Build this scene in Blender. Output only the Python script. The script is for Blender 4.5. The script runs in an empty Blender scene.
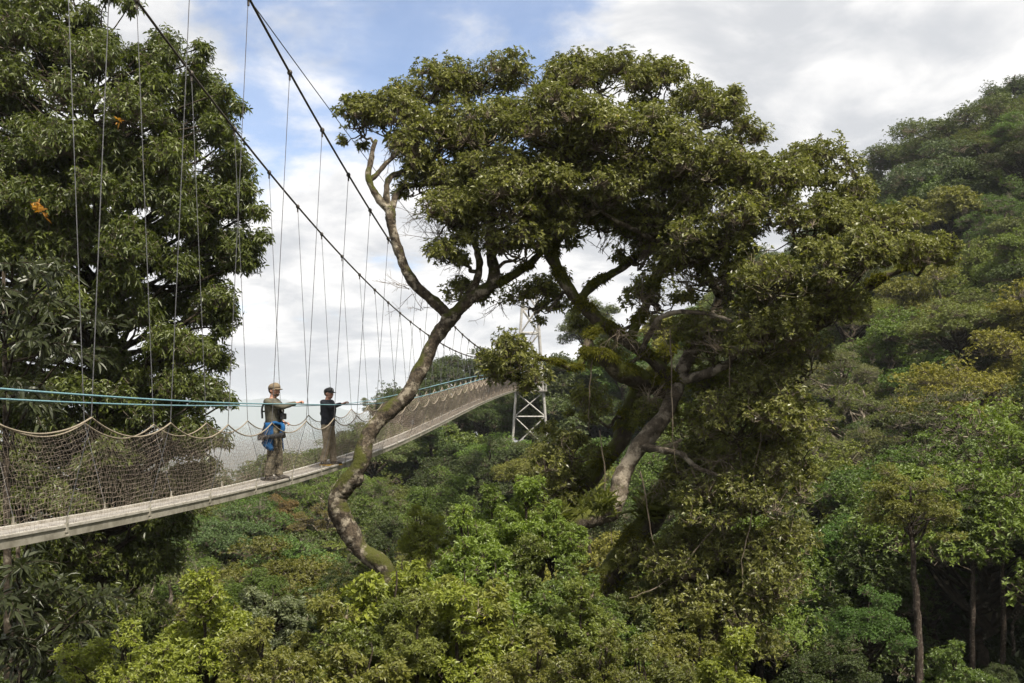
import bpy, math, time
import numpy as np
T0 = time.time()
C = bpy.context.scene.collection
rng = np.random.default_rng(11)
F = 995.0            # focal length in pixels of a 1024 px wide frame
CX, HY = 512.0, 412.0   # principal column, horizon row
def P(px, py, Y):    # a point seen at column px, row py, Y metres ahead
    return np.array([(px - CX) / F * Y, Y, (HY - py) / F * Y])

# ------------------------------------------------------------------ mesh helpers
def nrm(v):
    return v / np.maximum(np.linalg.norm(v, axis=-1, keepdims=True), 1e-9)

class MB:
    """collects faces (tris and quads) and builds ONE mesh object"""
    def __init__(self):
        self.v = []; self.q = []; self.t = []; self.qt = []; self.tt = []; self.n = 0
    def add(self, v, quads=None, tris=None, tint_q=None, tint_t=None):
        v = np.asarray(v, dtype=np.float64).reshape(-1, 3)
        if quads is not None and len(quads):
            q = np.asarray(quads).reshape(-1, 4)
            self.q.append(q + self.n)
            self.qt.append(np.full(len(q), .5) if tint_q is None else tint_q)
        if tris is not None and len(tris):
            t = np.asarray(tris).reshape(-1, 3)
            self.t.append(t + self.n)
            self.tt.append(np.full(len(t), .5) if tint_t is None else tint_t)
        self.v.append(v); self.n += len(v)
    def box(self, c, s, rz=0.0):
        c = np.array(c, float); s = np.array(s, float) / 2
        k = np.array([[-1,-1,-1],[1,-1,-1],[1,1,-1],[-1,1,-1],[-1,-1,1],[1,-1,1],[1,1,1],[-1,1,1]]) * s
        ca, sa = math.cos(rz), math.sin(rz)
        k = np.stack([k[:,0]*ca - k[:,1]*sa, k[:,0]*sa + k[:,1]*ca, k[:,2]], 1)
        self.add(k + c, [[0,3,2,1],[4,5,6,7],[0,1,5,4],[1,2,6,5],[2,3,7,6],[3,0,4,7]])
    def tube(self, pts, rad, sides=8, cap=True, wob=0.0):
        pts = np.asarray(pts, float); n = len(pts)
        rad = np.broadcast_to(np.asarray(rad, float), (n,))
        tg = np.gradient(pts, axis=0); tg = nrm(tg)
        ref = np.array([0, 0, 1.0]) if abs(tg[0][2]) < .9 else np.array([1.0, 0, 0])
        a = nrm(np.cross(tg[0], ref)); A = [a]
        for i in range(1, n):
            a = A[-1] - tg[i] * np.dot(A[-1], tg[i]); A.append(nrm(a))
        A = np.array(A); B = np.cross(tg, A)
        th = np.arange(sides) / sides * 2 * math.pi
        rr = rad[:, None] * np.ones((1, sides))
        if wob:
            rr = rr * (1 + wob * rng.normal(size=(n, sides)).clip(-2, 2))
        V = pts[:, None] + rr[..., None] * (np.cos(th)[None, :, None] * A[:, None] + np.sin(th)[None, :, None] * B[:, None])
        i = np.arange(n - 1)[:, None]; j = np.arange(sides)[None]
        j2 = (j + 1) % sides
        Q = np.stack([i*sides + j, i*sides + j2, (i+1)*sides + j2, (i+1)*sides + j], -1).reshape(-1, 4)
        V = V.reshape(-1, 3); T = []
        if cap:
            V = np.vstack([V, pts[0], pts[-1]])
            for k in range(sides):
                T.append([n*sides, (k+1) % sides, k])
                T.append([n*sides + 1, (n-1)*sides + k, (n-1)*sides + (k+1) % sides])
        self.add(V, Q, T)
    def segs(self, A, B, r, sides=3):
        A = np.asarray(A, float); B = np.asarray(B, float)
        if not len(A): return
        r = np.broadcast_to(np.asarray(r, float), (len(A),))
        d = nrm(B - A)
        ref = np.where(np.abs(d[:, 2:3]) < .9, np.array([[0, 0, 1.0]]), np.array([[1.0, 0, 0]]))
        a = nrm(np.cross(d, ref)); b = np.cross(d, a)
        th = np.arange(sides) / sides * 2 * math.pi
        ring = (np.cos(th)[None, :, None] * a[:, None] + np.sin(th)[None, :, None] * b[:, None]) * r[:, None, None]
        V = np.concatenate([A[:, None] + ring, B[:, None] + ring], 1)
        j = np.arange(sides); j2 = (j + 1) % sides
        q = np.stack([j, j2, j2 + sides, j + sides], -1)
        Q = (np.arange(len(A))[:, None, None] * (2*sides) + q[None]).reshape(-1, 4)
        self.add(V.reshape(-1, 3), Q)
    def ell(self, c, r, n=10, m=14, rot=None):
        c = np.array(c, float); r = np.array(r, float)
        ph = np.linspace(0, math.pi, n + 1)[1:-1]; th = np.arange(m) / m * 2 * math.pi
        V = np.stack([np.sin(ph)[:, None]*np.cos(th), np.sin(ph)[:, None]*np.sin(th), np.cos(ph)[:, None]*np.ones(m)], -1).reshape(-1, 3)
        V = np.vstack([V, [0, 0, 1], [0, 0, -1]]) * r
        if rot is not None: V = V @ np.array(rot).T
        k = n - 1; Q = []; T = []
        for i in range(k - 1):
            for j in range(m):
                Q.append([i*m + j, (i+1)*m + j, (i+1)*m + (j+1) % m, i*m + (j+1) % m])
        for j in range(m):
            T.append([k*m, j, (j+1) % m]); T.append([k*m + 1, (k-1)*m + (j+1) % m, (k-1)*m + j])
        self.add(V + c, Q, T)
    def loft(self, rings):
        """rings: list of (m,3) arrays with equal m; closed loft with caps"""
        R = np.array(rings, float); n, m, _ = R.shape
        i = np.arange(n - 1)[:, None]; j = np.arange(m)[None]; j2 = (j + 1) % m
        Q = np.stack([i*m + j, i*m + j2, (i+1)*m + j2, (i+1)*m + j], -1).reshape(-1, 4)
        V = np.vstack([R.reshape(-1, 3), R[0].mean(0), R[-1].mean(0)])
        T = [[n*m, (k+1) % m, k] for k in range(m)] + [[n*m + 1, (n-1)*m + k, (n-1)*m + (k+1) % m] for k in range(m)]
        self.add(V, Q, T)
    def mesh(self, name, mats, smooth=False, tint=False):
        me = bpy.data.meshes.new(name)
        V = np.vstack(self.v) if self.v else np.zeros((0, 3))
        q = np.vstack(self.q) if self.q else np.zeros((0, 4), int)
        t = np.vstack(self.t) if self.t else np.zeros((0, 3), int)
        nl = q.size + t.size; npoly = len(q) + len(t)
        me.vertices.add(len(V)); me.vertices.foreach_set('co', V.astype(np.float32).ravel())
        me.loops.add(nl); me.loops.foreach_set('vertex_index', np.concatenate([q.ravel(), t.ravel()]).astype(np.int32))
        me.polygons.add(npoly)
        st = np.concatenate([np.arange(len(q))*4, q.size + np.arange(len(t))*3]).astype(np.int32)
        me.polygons.foreach_set('loop_start', st)
        me.polygons.foreach_set('use_smooth', np.full(npoly, bool(smooth)))
        if tint:
            at = me.attributes.new('tint', 'FLOAT', 'FACE')
            tv = np.concatenate(self.qt + self.tt).astype(np.float32)
            at.data.foreach_set('value', tv)
        for m_ in (mats if isinstance(mats, (list, tuple)) else [mats]): me.materials.append(m_)
        me.update(calc_edges=True)
        return me
    def build(self, name, mat, parent=None, smooth=False, tint=False):
        o = bpy.data.objects.new(name, self.mesh(name, mat, smooth, tint))
        C.objects.link(o)
        if parent is not None: o.parent = parent
        return o

def empty(name, loc=(0, 0, 0), rz=0.0):
    o = bpy.data.objects.new(name, None); C.objects.link(o)
    o.location = loc; o.rotation_euler = (0, 0, rz); o.empty_display_size = .2
    return o
def tag(o, label=None, cat=None, group=None, kind=None):
    if label: o['label'] = label
    if cat: o['category'] = cat
    if group: o['group'] = group
    if kind: o['kind'] = kind
    return o
def copy_tree(o, parent=None):
    c = o.copy(); C.objects.link(c)
    if parent is not None: c.parent = parent
    for ch in list(o.children): copy_tree(ch, c)
    return c
def catmull(pts, k=6):
    p = np.asarray(pts, float); p = np.vstack([2*p[0] - p[1], p, 2*p[-1] - p[-2]])
    out = []
    for i in range(1, len(p) - 2):
        t = np.arange(k)[:, None] / k
        a, b, c, d = p[i-1], p[i], p[i+1], p[i+2]
        out.append(.5*((2*b) + (c - a)*t + (2*a - 5*b + 4*c - d)*t*t + (3*b - a - 3*c + d)*t**3))
    return np.vstack(out + [p[-2][None]])

# ------------------------------------------------------------------ materials
def mat(name):
    m = bpy.data.materials.new(name); m.use_nodes = True
    nt = m.node_tree; nt.nodes.clear()
    return m, nt, nt.nodes.new('ShaderNodeOutputMaterial')
def node(nt, t, **kw):
    n = nt.nodes.new(t)
    for k, v in kw.items():
        if k.startswith('i_'): n.inputs[int(k[2:])].default_value = v
        else: setattr(n, k, v)
    return n
def mixrgb(nt, fac, a, b, bt='MIX'):
    n = nt.nodes.new('ShaderNodeMix'); n.data_type = 'RGBA'; n.blend_type = bt
    for s, v in ((n.inputs[0], fac), (n.inputs[6], a), (n.inputs[7], b)):
        if hasattr(v, 'is_linked') or hasattr(v, 'links'): nt.links.new(v, s)
        elif isinstance(v, (int, float)): s.default_value = v
        else: s.default_value = tuple(v) + ((1,) if len(v) == 3 else ())
    return n.outputs[2]
def ramp(nt, src, lo, hi):
    n = nt.nodes.new('ShaderNodeMapRange'); n.inputs[1].default_value = lo; n.inputs[2].default_value = hi
    n.clamp = True; n.interpolation_type = 'SMOOTHSTEP'
    nt.links.new(src, n.inputs[0]); return n.outputs[0]
def noise(nt, scale, detail=4, rough=.6, coord='Object', vec=None, dist=0.0):
    n = nt.nodes.new('ShaderNodeTexNoise'); n.inputs['Scale'].default_value = scale
    n.inputs['Detail'].default_value = detail; n.inputs['Roughness'].default_value = rough; n.inputs['Distortion'].default_value = dist
    if vec is None:
        tc = nt.nodes.new('ShaderNodeTexCoord'); vec = tc.outputs[coord]
    nt.links.new(vec, n.inputs['Vector']); return n

def leaf_mat(name, col=None, col2=None, rough=.42, trans=.28, spec=.5, accent=None, acc_at=.97, under=None):
    """leaf: tint attribute picks each leaf's own shade; col None = the object's own colour"""
    m, nt, out = mat(name); L = nt.links.new
    at = nt.nodes.new('ShaderNodeAttribute'); at.attribute_name = 'tint'
    fac = at.outputs['Fac']
    if col is None:
        oi = nt.nodes.new('ShaderNodeObjectInfo')
        dark = mixrgb(nt, 1.0, oi.outputs['Color'], (.75, .8, .82), 'MULTIPLY')
        lite = mixrgb(nt, 1.0, oi.outputs['Color'], (1.9, 1.85, 1.5), 'MULTIPLY')
    else:
        dark, lite = col, col2
    base = mixrgb(nt, fac, dark, lite)
    if accent:
        gt = node(nt, 'ShaderNodeMath', operation='GREATER_THAN'); gt.inputs[1].default_value = acc_at; L(fac, gt.inputs[0])
        base = mixrgb(nt, gt.outputs[0], base, accent)
    if under:
        ge = nt.nodes.new('ShaderNodeNewGeometry'); base = mixrgb(nt, ge.outputs['Backfacing'], base, under)
    pr = nt.nodes.new('ShaderNodeBsdfPrincipled'); L(base, pr.inputs['Base Color'])
    pr.inputs['Roughness'].default_value = rough; pr.inputs['Specular IOR Level'].default_value = spec
    tr = nt.nodes.new('ShaderNodeBsdfTranslucent')
    tcol = mixrgb(nt, 1.0, base, (1.5, 1.6, .7), 'MULTIPLY'); L(tcol, tr.inputs['Color'])
    mx = nt.nodes.new('ShaderNodeMixShader'); mx.inputs[0].default_value = trans
    L(pr.outputs[0], mx.inputs[1]); L(tr.outputs[0], mx.inputs[2]); L(mx.outputs[0], out.inputs['Surface'])
    return m

def bark_mat(name, dark, mid, pale, pale_amt=.5, moss=None, moss_lo=.45, scale=6.0, streak=False):
    m, nt, out = mat(name); L = nt.links.new
    vec = None
    if streak:
        tc = nt.nodes.new('ShaderNodeTexCoord'); mp = nt.nodes.new('ShaderNodeMapping')
        mp.inputs['Scale'].default_value = (1, 1, .18); L(tc.outputs['Object'], mp.inputs[0]); vec = mp.outputs[0]
    n1 = noise(nt, scale, 6, .7, vec=vec); n2 = noise(nt, scale * .45, 5, .65); n3 = noise(nt, scale * 5, 4, .7, vec=vec)
    c = mixrgb(nt, ramp(nt, n1.outputs[0], .35, .65), dark, mid)
    c = mixrgb(nt, ramp(nt, n2.outputs[0], .62 - .25*pale_amt, .72 - .2*pale_amt), c, pale)
    c = mixrgb(nt, ramp(nt, n3.outputs[0], .55, .75), c, tuple(.45*x for x in mid))
    if moss:
        ge = nt.nodes.new('ShaderNodeNewGeometry'); sx = nt.nodes.new('ShaderNodeSeparateXYZ'); L(ge.outputs['Normal'], sx.inputs[0])
        n4 = noise(nt, 1.6, 5, .7)
        ad = node(nt, 'ShaderNodeMath', operation='MULTIPLY_ADD'); ad.inputs[1].default_value = .22; L(sx.outputs['Z'], ad.inputs[0]); L(n4.outputs[0], ad.inputs[2])
        c = mixrgb(nt, ramp(nt, ad.outputs[0], moss_lo, moss_lo + .12), c, mixrgb(nt, n3.outputs[0], moss, tuple(2.2*x for x in moss)))
    pr = nt.nodes.new('ShaderNodeBsdfPrincipled'); L(c, pr.inputs['Base Color']); pr.inputs['Roughness'].default_value = .9
    pr.inputs['Specular IOR Level'].default_value = .2
    b = nt.nodes.new('ShaderNodeBump'); b.inputs['Strength'].default_value = 1.0; b.inputs['Distance'].default_value = .05
    L(n1.outputs[0], b.inputs['Height']); L(b.outputs[0], pr.inputs['Normal'])
    L(pr.outputs[0], out.inputs['Surface']); return m

def plain_mat(name, col, col2=None, rough=.6, metal=0.0, nscale=20, lo=.4, hi=.65, spec=.4, bump=0.0, detail=5):
    m, nt, out = mat(name); L = nt.links.new
    pr = nt.nodes.new('ShaderNodeBsdfPrincipled')
    n = noise(nt, nscale, detail, .65)
    c = mixrgb(nt, ramp(nt, n.outputs[0], lo, hi), col, col2 or tuple(.7*x for x in col))
    L(c, pr.inputs['Base Color']); pr.inputs['Roughness'].default_value = rough; pr.inputs['Metallic'].default_value = metal
    pr.inputs['Specular IOR Level'].default_value = spec
    if bump:
        b = nt.nodes.new('ShaderNodeBump'); b.inputs['Strength'].default_value = bump; b.inputs['Distance'].default_value = .01
        L(n.outputs[0], b.inputs['Height']); L(b.outputs[0], pr.inputs['Normal'])
    L(pr.outputs[0], out.inputs['Surface']); return m

M = {}
M['hero_leaf'] = leaf_mat('hero_leaf', (.061, .068, .016), (.248, .250, .066), rough=.40, trans=.42, accent=(.30, .26, .07), acc_at=.96, under=(.088, .094, .030))
M['left_leaf'] = leaf_mat('left_leaf', (.031, .044, .010), (.135, .160, .030), rough=.42, trans=.34, accent=(.16, .18, .03), acc_at=.97)
M['big_leaf'] = leaf_mat('big_leaf', (.021, .027, .011), (.058, .069, .027), rough=.45, trans=.2)
M['orange_leaf'] = leaf_mat('orange_leaf', (.30, .13, .025), (.42, .22, .03), rough=.5, trans=.35)
M['bush_leaf'] = leaf_mat('bush_leaf', None, rough=.47, trans=.34, accent=(.40, .38, .03), acc_at=.978)
M['tree_leaf'] = leaf_mat('tree_leaf', None, rough=.5, trans=.25, spec=.35)
M['moss'] = leaf_mat('moss', (.060, .064, .010), (.17, .165, .026), rough=.8, trans=.35, spec=.1)
M['fern'] = leaf_mat('fern', (.05, .065, .012), (.15, .16, .03), rough=.5, trans=.3)
M['hero_bark'] = bark_mat('hero_bark', (.026, .020, .015), (.095, .074, .052), (.27, .235, .18), .48, moss=(.035, .037, .008), moss_lo=.54, scale=11)
M['pale_bark'] = bark_mat('pale_bark', (.045, .036, .027), (.12, .098, .072), (.26, .225, .175), .55, moss=(.03, .032, .008), moss_lo=.68)
M['mossy_bark'] = bark_mat('mossy_bark', (.035, .028, .020), (.08, .064, .045), (.20, .175, .13), .3, moss=(.040, .044, .008), moss_lo=.46)
M['dark_bark'] = bark_mat('dark_bark', (.018, .014, .010), (.05, .038, .026), (.15, .13, .10), .2)
M['tall_bark'] = bark_mat('tall_bark', (.03, .022, .017), (.085, .064, .05), (.16, .135, .11), .4, scale=9, streak=True)
M['twig'] = plain_mat('twig', (.11, .085, .06), (.19, .155, .115), .9, nscale=3)
M['pale_twig'] = plain_mat('pale_twig', (.14, .12, .09), (.09, .075, .056), .9, nscale=2)
M['rope'] = plain_mat('rope', (.25, .21, .155), (.15, .125, .095), .85, nscale=60)
M['net'] = plain_mat('net', (.25, .205, .16), (.13, .105, .085), .85, nscale=15)
M['cable'] = plain_mat('cable', (.055, .047, .04), (.10, .085, .07), .6, .3, nscale=40)
M['wire'] = plain_mat('wire', (.15, .15, .155), (.09, .09, .095), .5, .5, nscale=30)
M['teal_rope'] = plain_mat('teal_rope', (.16, .29, .33), (.09, .19, .23), .7, nscale=50)
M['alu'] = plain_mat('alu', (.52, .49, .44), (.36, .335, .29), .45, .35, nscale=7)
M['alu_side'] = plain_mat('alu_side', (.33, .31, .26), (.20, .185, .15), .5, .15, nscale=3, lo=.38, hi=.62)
M['deck'] = plain_mat('deck', (.30, .28, .255), (.19, .175, .16), .75, .1, nscale=9)
M['steel'] = plain_mat('steel', (.38, .37, .35), (.26, .245, .22), .6, .2, nscale=4)
M['soil'] = plain_mat('soil', (.028, .026, .012), (.05, .042, .022), .95, nscale=.4, bump=.4)
M['hill'] = plain_mat('hill', (.05, .07, .06), (.07, .09, .07), .95, nscale=.02, detail=8)

# ------------------------------------------------------------------ leaves
def basis(a):
    ref = np.where(np.abs(a[:, 2:3]) < .9, np.array([[0, 0, 1.0]]), np.array([[1.0, 0, 0]]))
    e1 = nrm(np.cross(a, ref)); return e1, np.cross(a, e1)
def rosettes(mb, pos, axis, k, L, W, spread=(.9, 1.5), droop=.15, fold=.25, tint=None, six=False, jitL=.38, stem=0.0, along=.6):
    """k leaves around every twig end: pos (n,3), axis (n,3)"""
    n = len(pos)
    if n == 0: return
    axis = nrm(axis); e1, e2 = basis(axis)
    ph = (np.arange(k)[None] / k * 2*math.pi + rng.uniform(0, 6.28, (n, 1)) + rng.normal(0, .35, (n, k)))
    th = rng.uniform(spread[0], spread[1], (n, k))
    d = np.cos(th)[..., None]*axis[:, None] + np.sin(th)[..., None]*(np.cos(ph)[..., None]*e1[:, None] + np.sin(ph)[..., None]*e2[:, None])
    d = d.reshape(-1, 3); a = np.repeat(axis, k, 0); b = np.repeat(pos, k, 0) - a*(rng.uniform(0, 1, (n*k, 1))**1.5*along*L)
    nn = nrm(a - (a*d).sum(1, keepdims=True)*d + rng.normal(0, .38, d.shape)); s = nrm(np.cross(d, nn)); nn = np.cross(s, d)
    l = (L * (1 + rng.uniform(-jitL, jitL, len(d))))[:, None]; w = l * (W / L) * rng.uniform(.8, 1.2, (len(d), 1))
    if stem: b = b + d*l*stem
    tip = b + d*l - np.array([0, 0, 1.0])*droop*l
    tv = rng.uniform(0, 1, n) if tint is None else tint
    tv = np.clip(np.repeat(tv, k)*.5 + rng.uniform(0, .5, n*k), 0, 1)
    N = len(d); i = np.arange(N)
    if six:
        f = fold * w
        V = np.stack([b, b + d*l*.32 + s*w*.46 + nn*f, b + d*l*.68 + s*w*.40 + nn*f - np.array([0,0,1.])*droop*l*.4, tip,
                      b + d*l*.68 - s*w*.40 + nn*f - np.array([0,0,1.])*droop*l*.4, b + d*l*.32 - s*w*.46 + nn*f], 1)
        q = np.concatenate([i[:, None]*6 + np.array([[0, 1, 2, 3]]), i[:, None]*6 + np.array([[0, 3, 4, 5]])])
        mb.add(V.reshape(-1, 3), quads=q, tint_q=np.concatenate([tv, tv]))
    else:
        V = np.stack([b, b + d*l*.48 + s*w*.5 + nn*fold*w, tip, b + d*l*.48 - s*w*.5 + nn*fold*w], 1)
        t = np.concatenate([i[:, None]*4 + np.array([[0, 1, 2]]), i[:, None]*4 + np.array([[0, 2, 3]])])
        mb.add(V.reshape(-1, 3), tris=t, tint_t=np.concatenate([tv, tv]))
def sphere_dirs(n, zmin=-1.0):
    z = rng.uniform(zmin, 1, n); t = rng.uniform(0, 6.2832, n); r = np.sqrt(1 - z*z)
    return np.stack([r*np.cos(t), r*np.sin(t), z], 1)
def clump(mb, tw, c, rx, rz, n, k, L, W, up=.5, zmin=-.35, twr=.006, tw_every=3, tint=None, inner=.7, **kw):
    """one leafy clump: rosettes on the upper shell of an ellipsoid, thin twigs running out to them"""
    d = sphere_dirs(n, zmin)
    rr = rng.uniform(inner, 1.06, n)[:, None] * (1 + .12*np.sin(5*d[:, :1] + c[0]) * np.cos(4*d[:, 1:2] + c[1]))
    pos = np.asarray(c) + d*rr*np.array([rx, rx, rz])
    ax = nrm(d*(1 - up) + np.array([0, 0, up]) + rng.normal(0, .22, d.shape))
    t = None if tint is None else np.clip(tint + rng.normal(0, .22, n), 0, 1)
    rosettes(mb, pos, ax, k, L, W, tint=t, **kw)
    if tw is not None:
        s = pos[::tw_every]; c0 = np.asarray(c) - np.array([0, 0, rz*.35])
        mid = c0 + (s - c0)*.5 + rng.normal(0, .08*rx, s.shape) - np.array([0, 0, .12*rz])
        tw.segs(np.repeat(c0[None], len(s), 0), mid, twr*1.5); tw.segs(mid, s, twr)
def branch_pts(a, b, sag=.12, n=7, wob=.06):
    a = np.asarray(a, float); b = np.asarray(b, float); L = np.linalg.norm(b - a)
    t = np.linspace(0, 1, n)[:, None]
    up = np.array([0, 0, 1.0])
    p = a + (b - a)*t - up*sag*L*np.sin(math.pi*t)*(1 - t)*1.4
    p[1:-1] += rng.normal(0, wob*L/2, (n - 2, 3))
    return p

# ------------------------------------------------------------------ terrain
CTRL = np.array([  # X, Y, ground height
    (0, -40, 2), (0, 0, -2.2), (-8, 2, -2.5), (8, 2, -2.0), (0, 8, -6.5), (0, 14, -9.5), (-6, 20, -13), (6, 20, -10), (-14, 14, -12),
    (-12, 26, -13), (0, 30, -14), (14, 30, -10), (-14, 50, -15), (0, 50, -16), (16, 40, -11), (24, 60, -4), (36, 60, 2), (10, 70, -12),
    (-2, 75, -12), (-5, 100, -8), (-22, 90, -12.5), (-34, 70, -15), (-20, 65, -13.5), (5, 110, -4), (20, 100, 4), (45, 120, 18), (57, 108, 25), (34, 85, 8), (75, 115, 36),
    (90, 60, 30), (60, 40, 10), (30, 20, -2), (45, 0, 4), (-30, 20, -14), (-40, 0, -8), (-60, 60, -30), (-60, 130, -36),
    (-30, 150, -34), (10, 170, -8), (50, 180, 16), (100, 180, 40), (-100, 220, -60), (0, 260, -40), (120, 260, 30), (160, 100, 60), (-140, 60, -50),
], float)
def _rbf():
    X = CTRL[:, :2]; n = len(X)
    D = np.linalg.norm(X[:, None] - X[None], axis=-1)
    A = np.zeros((n + 3, n + 3)); A[:n, :n] = D + np.eye(n)*.5
    A[:n, n] = 1; A[:n, n+1:] = X; A[n, :n] = 1; A[n+1:, :n] = X.T
    return np.linalg.solve(A, np.concatenate([CTRL[:, 2], np.zeros(3)]))
RB = _rbf(); RB0 = CTRL[:, :2]
def ground(x, y):
    x = np.asarray(x, float); y = np.asarray(y, float)
    D = np.sqrt((x[..., None] - RB0[:, 0])**2 + (y[..., None] - RB0[:, 1])**2)
    h = D @ RB[:-3] + RB[-3] + RB[-2]*x + RB[-1]*y
    r = np.sqrt(x*x + (y - 100)**2)
    far = -100 + 14*np.sin(x/210 + 1)*np.cos(y/260) + 20*np.clip(x/900, -1, 2)
    k = np.clip((r - 150)/250, 0, 1); k = k*k*(3 - 2*k)
    return h*(1 - k) + far*k + .35*np.sin(x*.9)*np.cos(y*.8)
def axis_pts(lo, hi, fine_lo, fine_hi, step, grow=1.16):
    p = list(np.arange(fine_lo, fine_hi + 1e-6, step)); s = step
    while p[-1] < hi: s *= grow; p.append(p[-1] + s)
    s = step
    while p[0] > lo: s *= grow; p.insert(0, p[0] - s)
    return np.array(p)
gx = axis_pts(-5500, 5500, -100, 120, 2.5); gy = axis_pts(-400, 8000, -30, 190, 2.5)
XX, YY = np.meshgrid(gx, gy); mb = MB()
nI, nJ = XX.shape; i = np.arange(nI - 1)[:, None]; j = np.arange(nJ - 1)[None]
mb.add(np.stack([XX, YY, ground(XX, YY)], -1).reshape(-1, 3), np.stack([i*nJ + j, i*nJ + j + 1, (i+1)*nJ + j + 1, (i+1)*nJ + j], -1).reshape(-1, 4))
tag(mb.build('terrain', M['soil'], smooth=True), 'dark forest floor falling into the valley and rising to the right', kind='structure')
# far blue ridges seen beyond the valley, left of the bridge
def ridge(name, Y, prof, depth, base, label):
    px = np.array([p[0] for p in prof]); py = np.array([p[1] for p in prof])
    xs = np.linspace(px[0], px[-1], 160); m = MB()
    yy = np.interp(xs, px, py) + 1.2*np.sin(xs*.11) + .6*np.sin(xs*.37 + 1)
    X = (xs - CX)/F*Y; Z = (HY - yy)/F*Y
    rows = []
    for k, t in enumerate(np.linspace(-1, 1, 25)):
        w = math.exp(-3.2*t*t) if abs(t) < .999 else 0
        und = 1 + .10*np.sin(X*.011 + t*5)*math.sin(abs(t)*3)
        rows.append(np.stack([X + 30*np.sin(t*6 + X*.004), np.full_like(X, Y + t*depth) + 25*np.sin(X*.01)*t, base + (Z - base)*w*und], 1))
    V = np.array(rows); a, b = V.shape[:2]; i = np.arange(a - 1)[:, None]; j = np.arange(b - 1)[None]
    m.add(V.reshape(-1, 3), np.stack([i*b + j, i*b + j + 1, (i+1)*b + j + 1, (i+1)*b + j], -1).reshape(-1, 4))
    return tag(m.build(name, M['hill'], smooth=True), label, kind='structure')
ridge('distant_hills', 7000, [(-300, 402), (60, 406), (160, 402), (225, 398), (280, 400), (330, 408), (420, 420), (600, 430)], 700, -150, 'pale blue mountain ridge far beyond the valley')
ridge('near_hills', 4600, [(-300, 430), (60, 424), (170, 430), (240, 426), (300, 432), (360, 428), (430, 440), (600, 450)], 420, -140, 'hazy blue hills lower down in the valley')

# ------------------------------------------------------------------ the bridge
BX, BS = -5.95, .082          # plan line of the bridge: X = BX + offset + BS*Y
DK = np.array([(0, -1.0), (5, -1.12), (9.5, -1.21), (11.5, -1.25), (14.4, -1.28), (17.8, -1.29), (21.5, -1.2), (29.3, -.9), (38.2, -.32), (50, .42), (60, 1.0), (72, 1.58), (88, 2.05)])
PD = np.polyfit(DK[:, 0], DK[:, 1], 6)
deckz = lambda Y: np.polyval(PD, Y)
CA = np.polyfit([2, 14.9, 18.2, 22.1, 27.6, 38.7, 48, 59.2, 88], [9.6, 6.17, 5.35, 4.7, 4.05, 3.25, 3.02, 3.2, 7.6], 4)
CB = np.polyfit([2, 15.3, 18, 21, 26.2, 38.7, 48, 59.2, 88], [9.8, 6.3, 5.4, 4.7, 3.95, 3.1, 2.95, 3.2, 7.6], 4)
def bp(off, Y, z):
    Y = np.asarray(Y, float); return np.stack([BX + off + BS*Y, Y, np.broadcast_to(z, Y.shape)], -1)
Y0, Y1, STEP = 2.7, 86.7, 2.0
NODES = np.arange(Y0, Y1 + .1, STEP)     # hanger stations, one falls on Y = 16.7
RH = 1.2                                  # rail rope height at the stations
def rail(Y):
    t = (np.asarray(Y) - Y0) / STEP; t = t - np.floor(t)
    return deckz(Y) + RH - .10*np.clip((np.asarray(Y) - 10)/4, 0, 1) - .19*4*t*(1 - t)
bridge = tag(empty('suspension_bridge', bp(0, np.array(45.0), deckz(45.0))), 'narrow canopy walkway of metal deck and rope net sides hung from two cables', 'footbridge')
BL = np.array(bridge.location)
def bbuild(m, name, mt, parent=bridge, smooth=False):
    for k in range(len(m.v)): m.v[k] = m.v[k] - BL
    return m.build(name, mt, parent, smooth)
ys = np.arange(1.0, 88.05, .5)
for s in (-1, 1):
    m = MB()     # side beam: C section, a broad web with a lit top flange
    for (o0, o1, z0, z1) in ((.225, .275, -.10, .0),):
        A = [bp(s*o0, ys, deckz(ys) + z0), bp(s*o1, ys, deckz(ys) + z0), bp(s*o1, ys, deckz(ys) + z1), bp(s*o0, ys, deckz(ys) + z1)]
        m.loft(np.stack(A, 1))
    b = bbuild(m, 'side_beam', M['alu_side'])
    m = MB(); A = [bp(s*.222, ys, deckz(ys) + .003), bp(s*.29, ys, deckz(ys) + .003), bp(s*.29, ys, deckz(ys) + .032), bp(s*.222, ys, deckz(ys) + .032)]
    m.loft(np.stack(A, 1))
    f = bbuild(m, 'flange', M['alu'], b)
m = MB()         # slatted deck
py_ = np.arange(1.0, 88, .115)
for y in py_:
    c = bp(0, np.array(y), deckz(y) - .012); m.box(c, (.43, .085, .03), -math.atan(BS))
bbuild(m, 'deck', M['deck'])
for y in NODES:
    m = MB(); c = bp(0, np.array(y), deckz(y) - .08); m.box(c, (.44, .06, .045), -math.atan(BS)); bbuild(m, 'cross_member', M['steel'])
def netp(s, Y, t):
    off = .27 + (.55 - .27)*t - .05*np.sin(math.pi*t)
    z0 = deckz(Y) + .03; z1 = rail(Y)
    return bp(0, Y, z0 + (z1 - z0)*t) + np.stack([s*off + 0*Y, 0*Y, 0*Y], -1)
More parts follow.
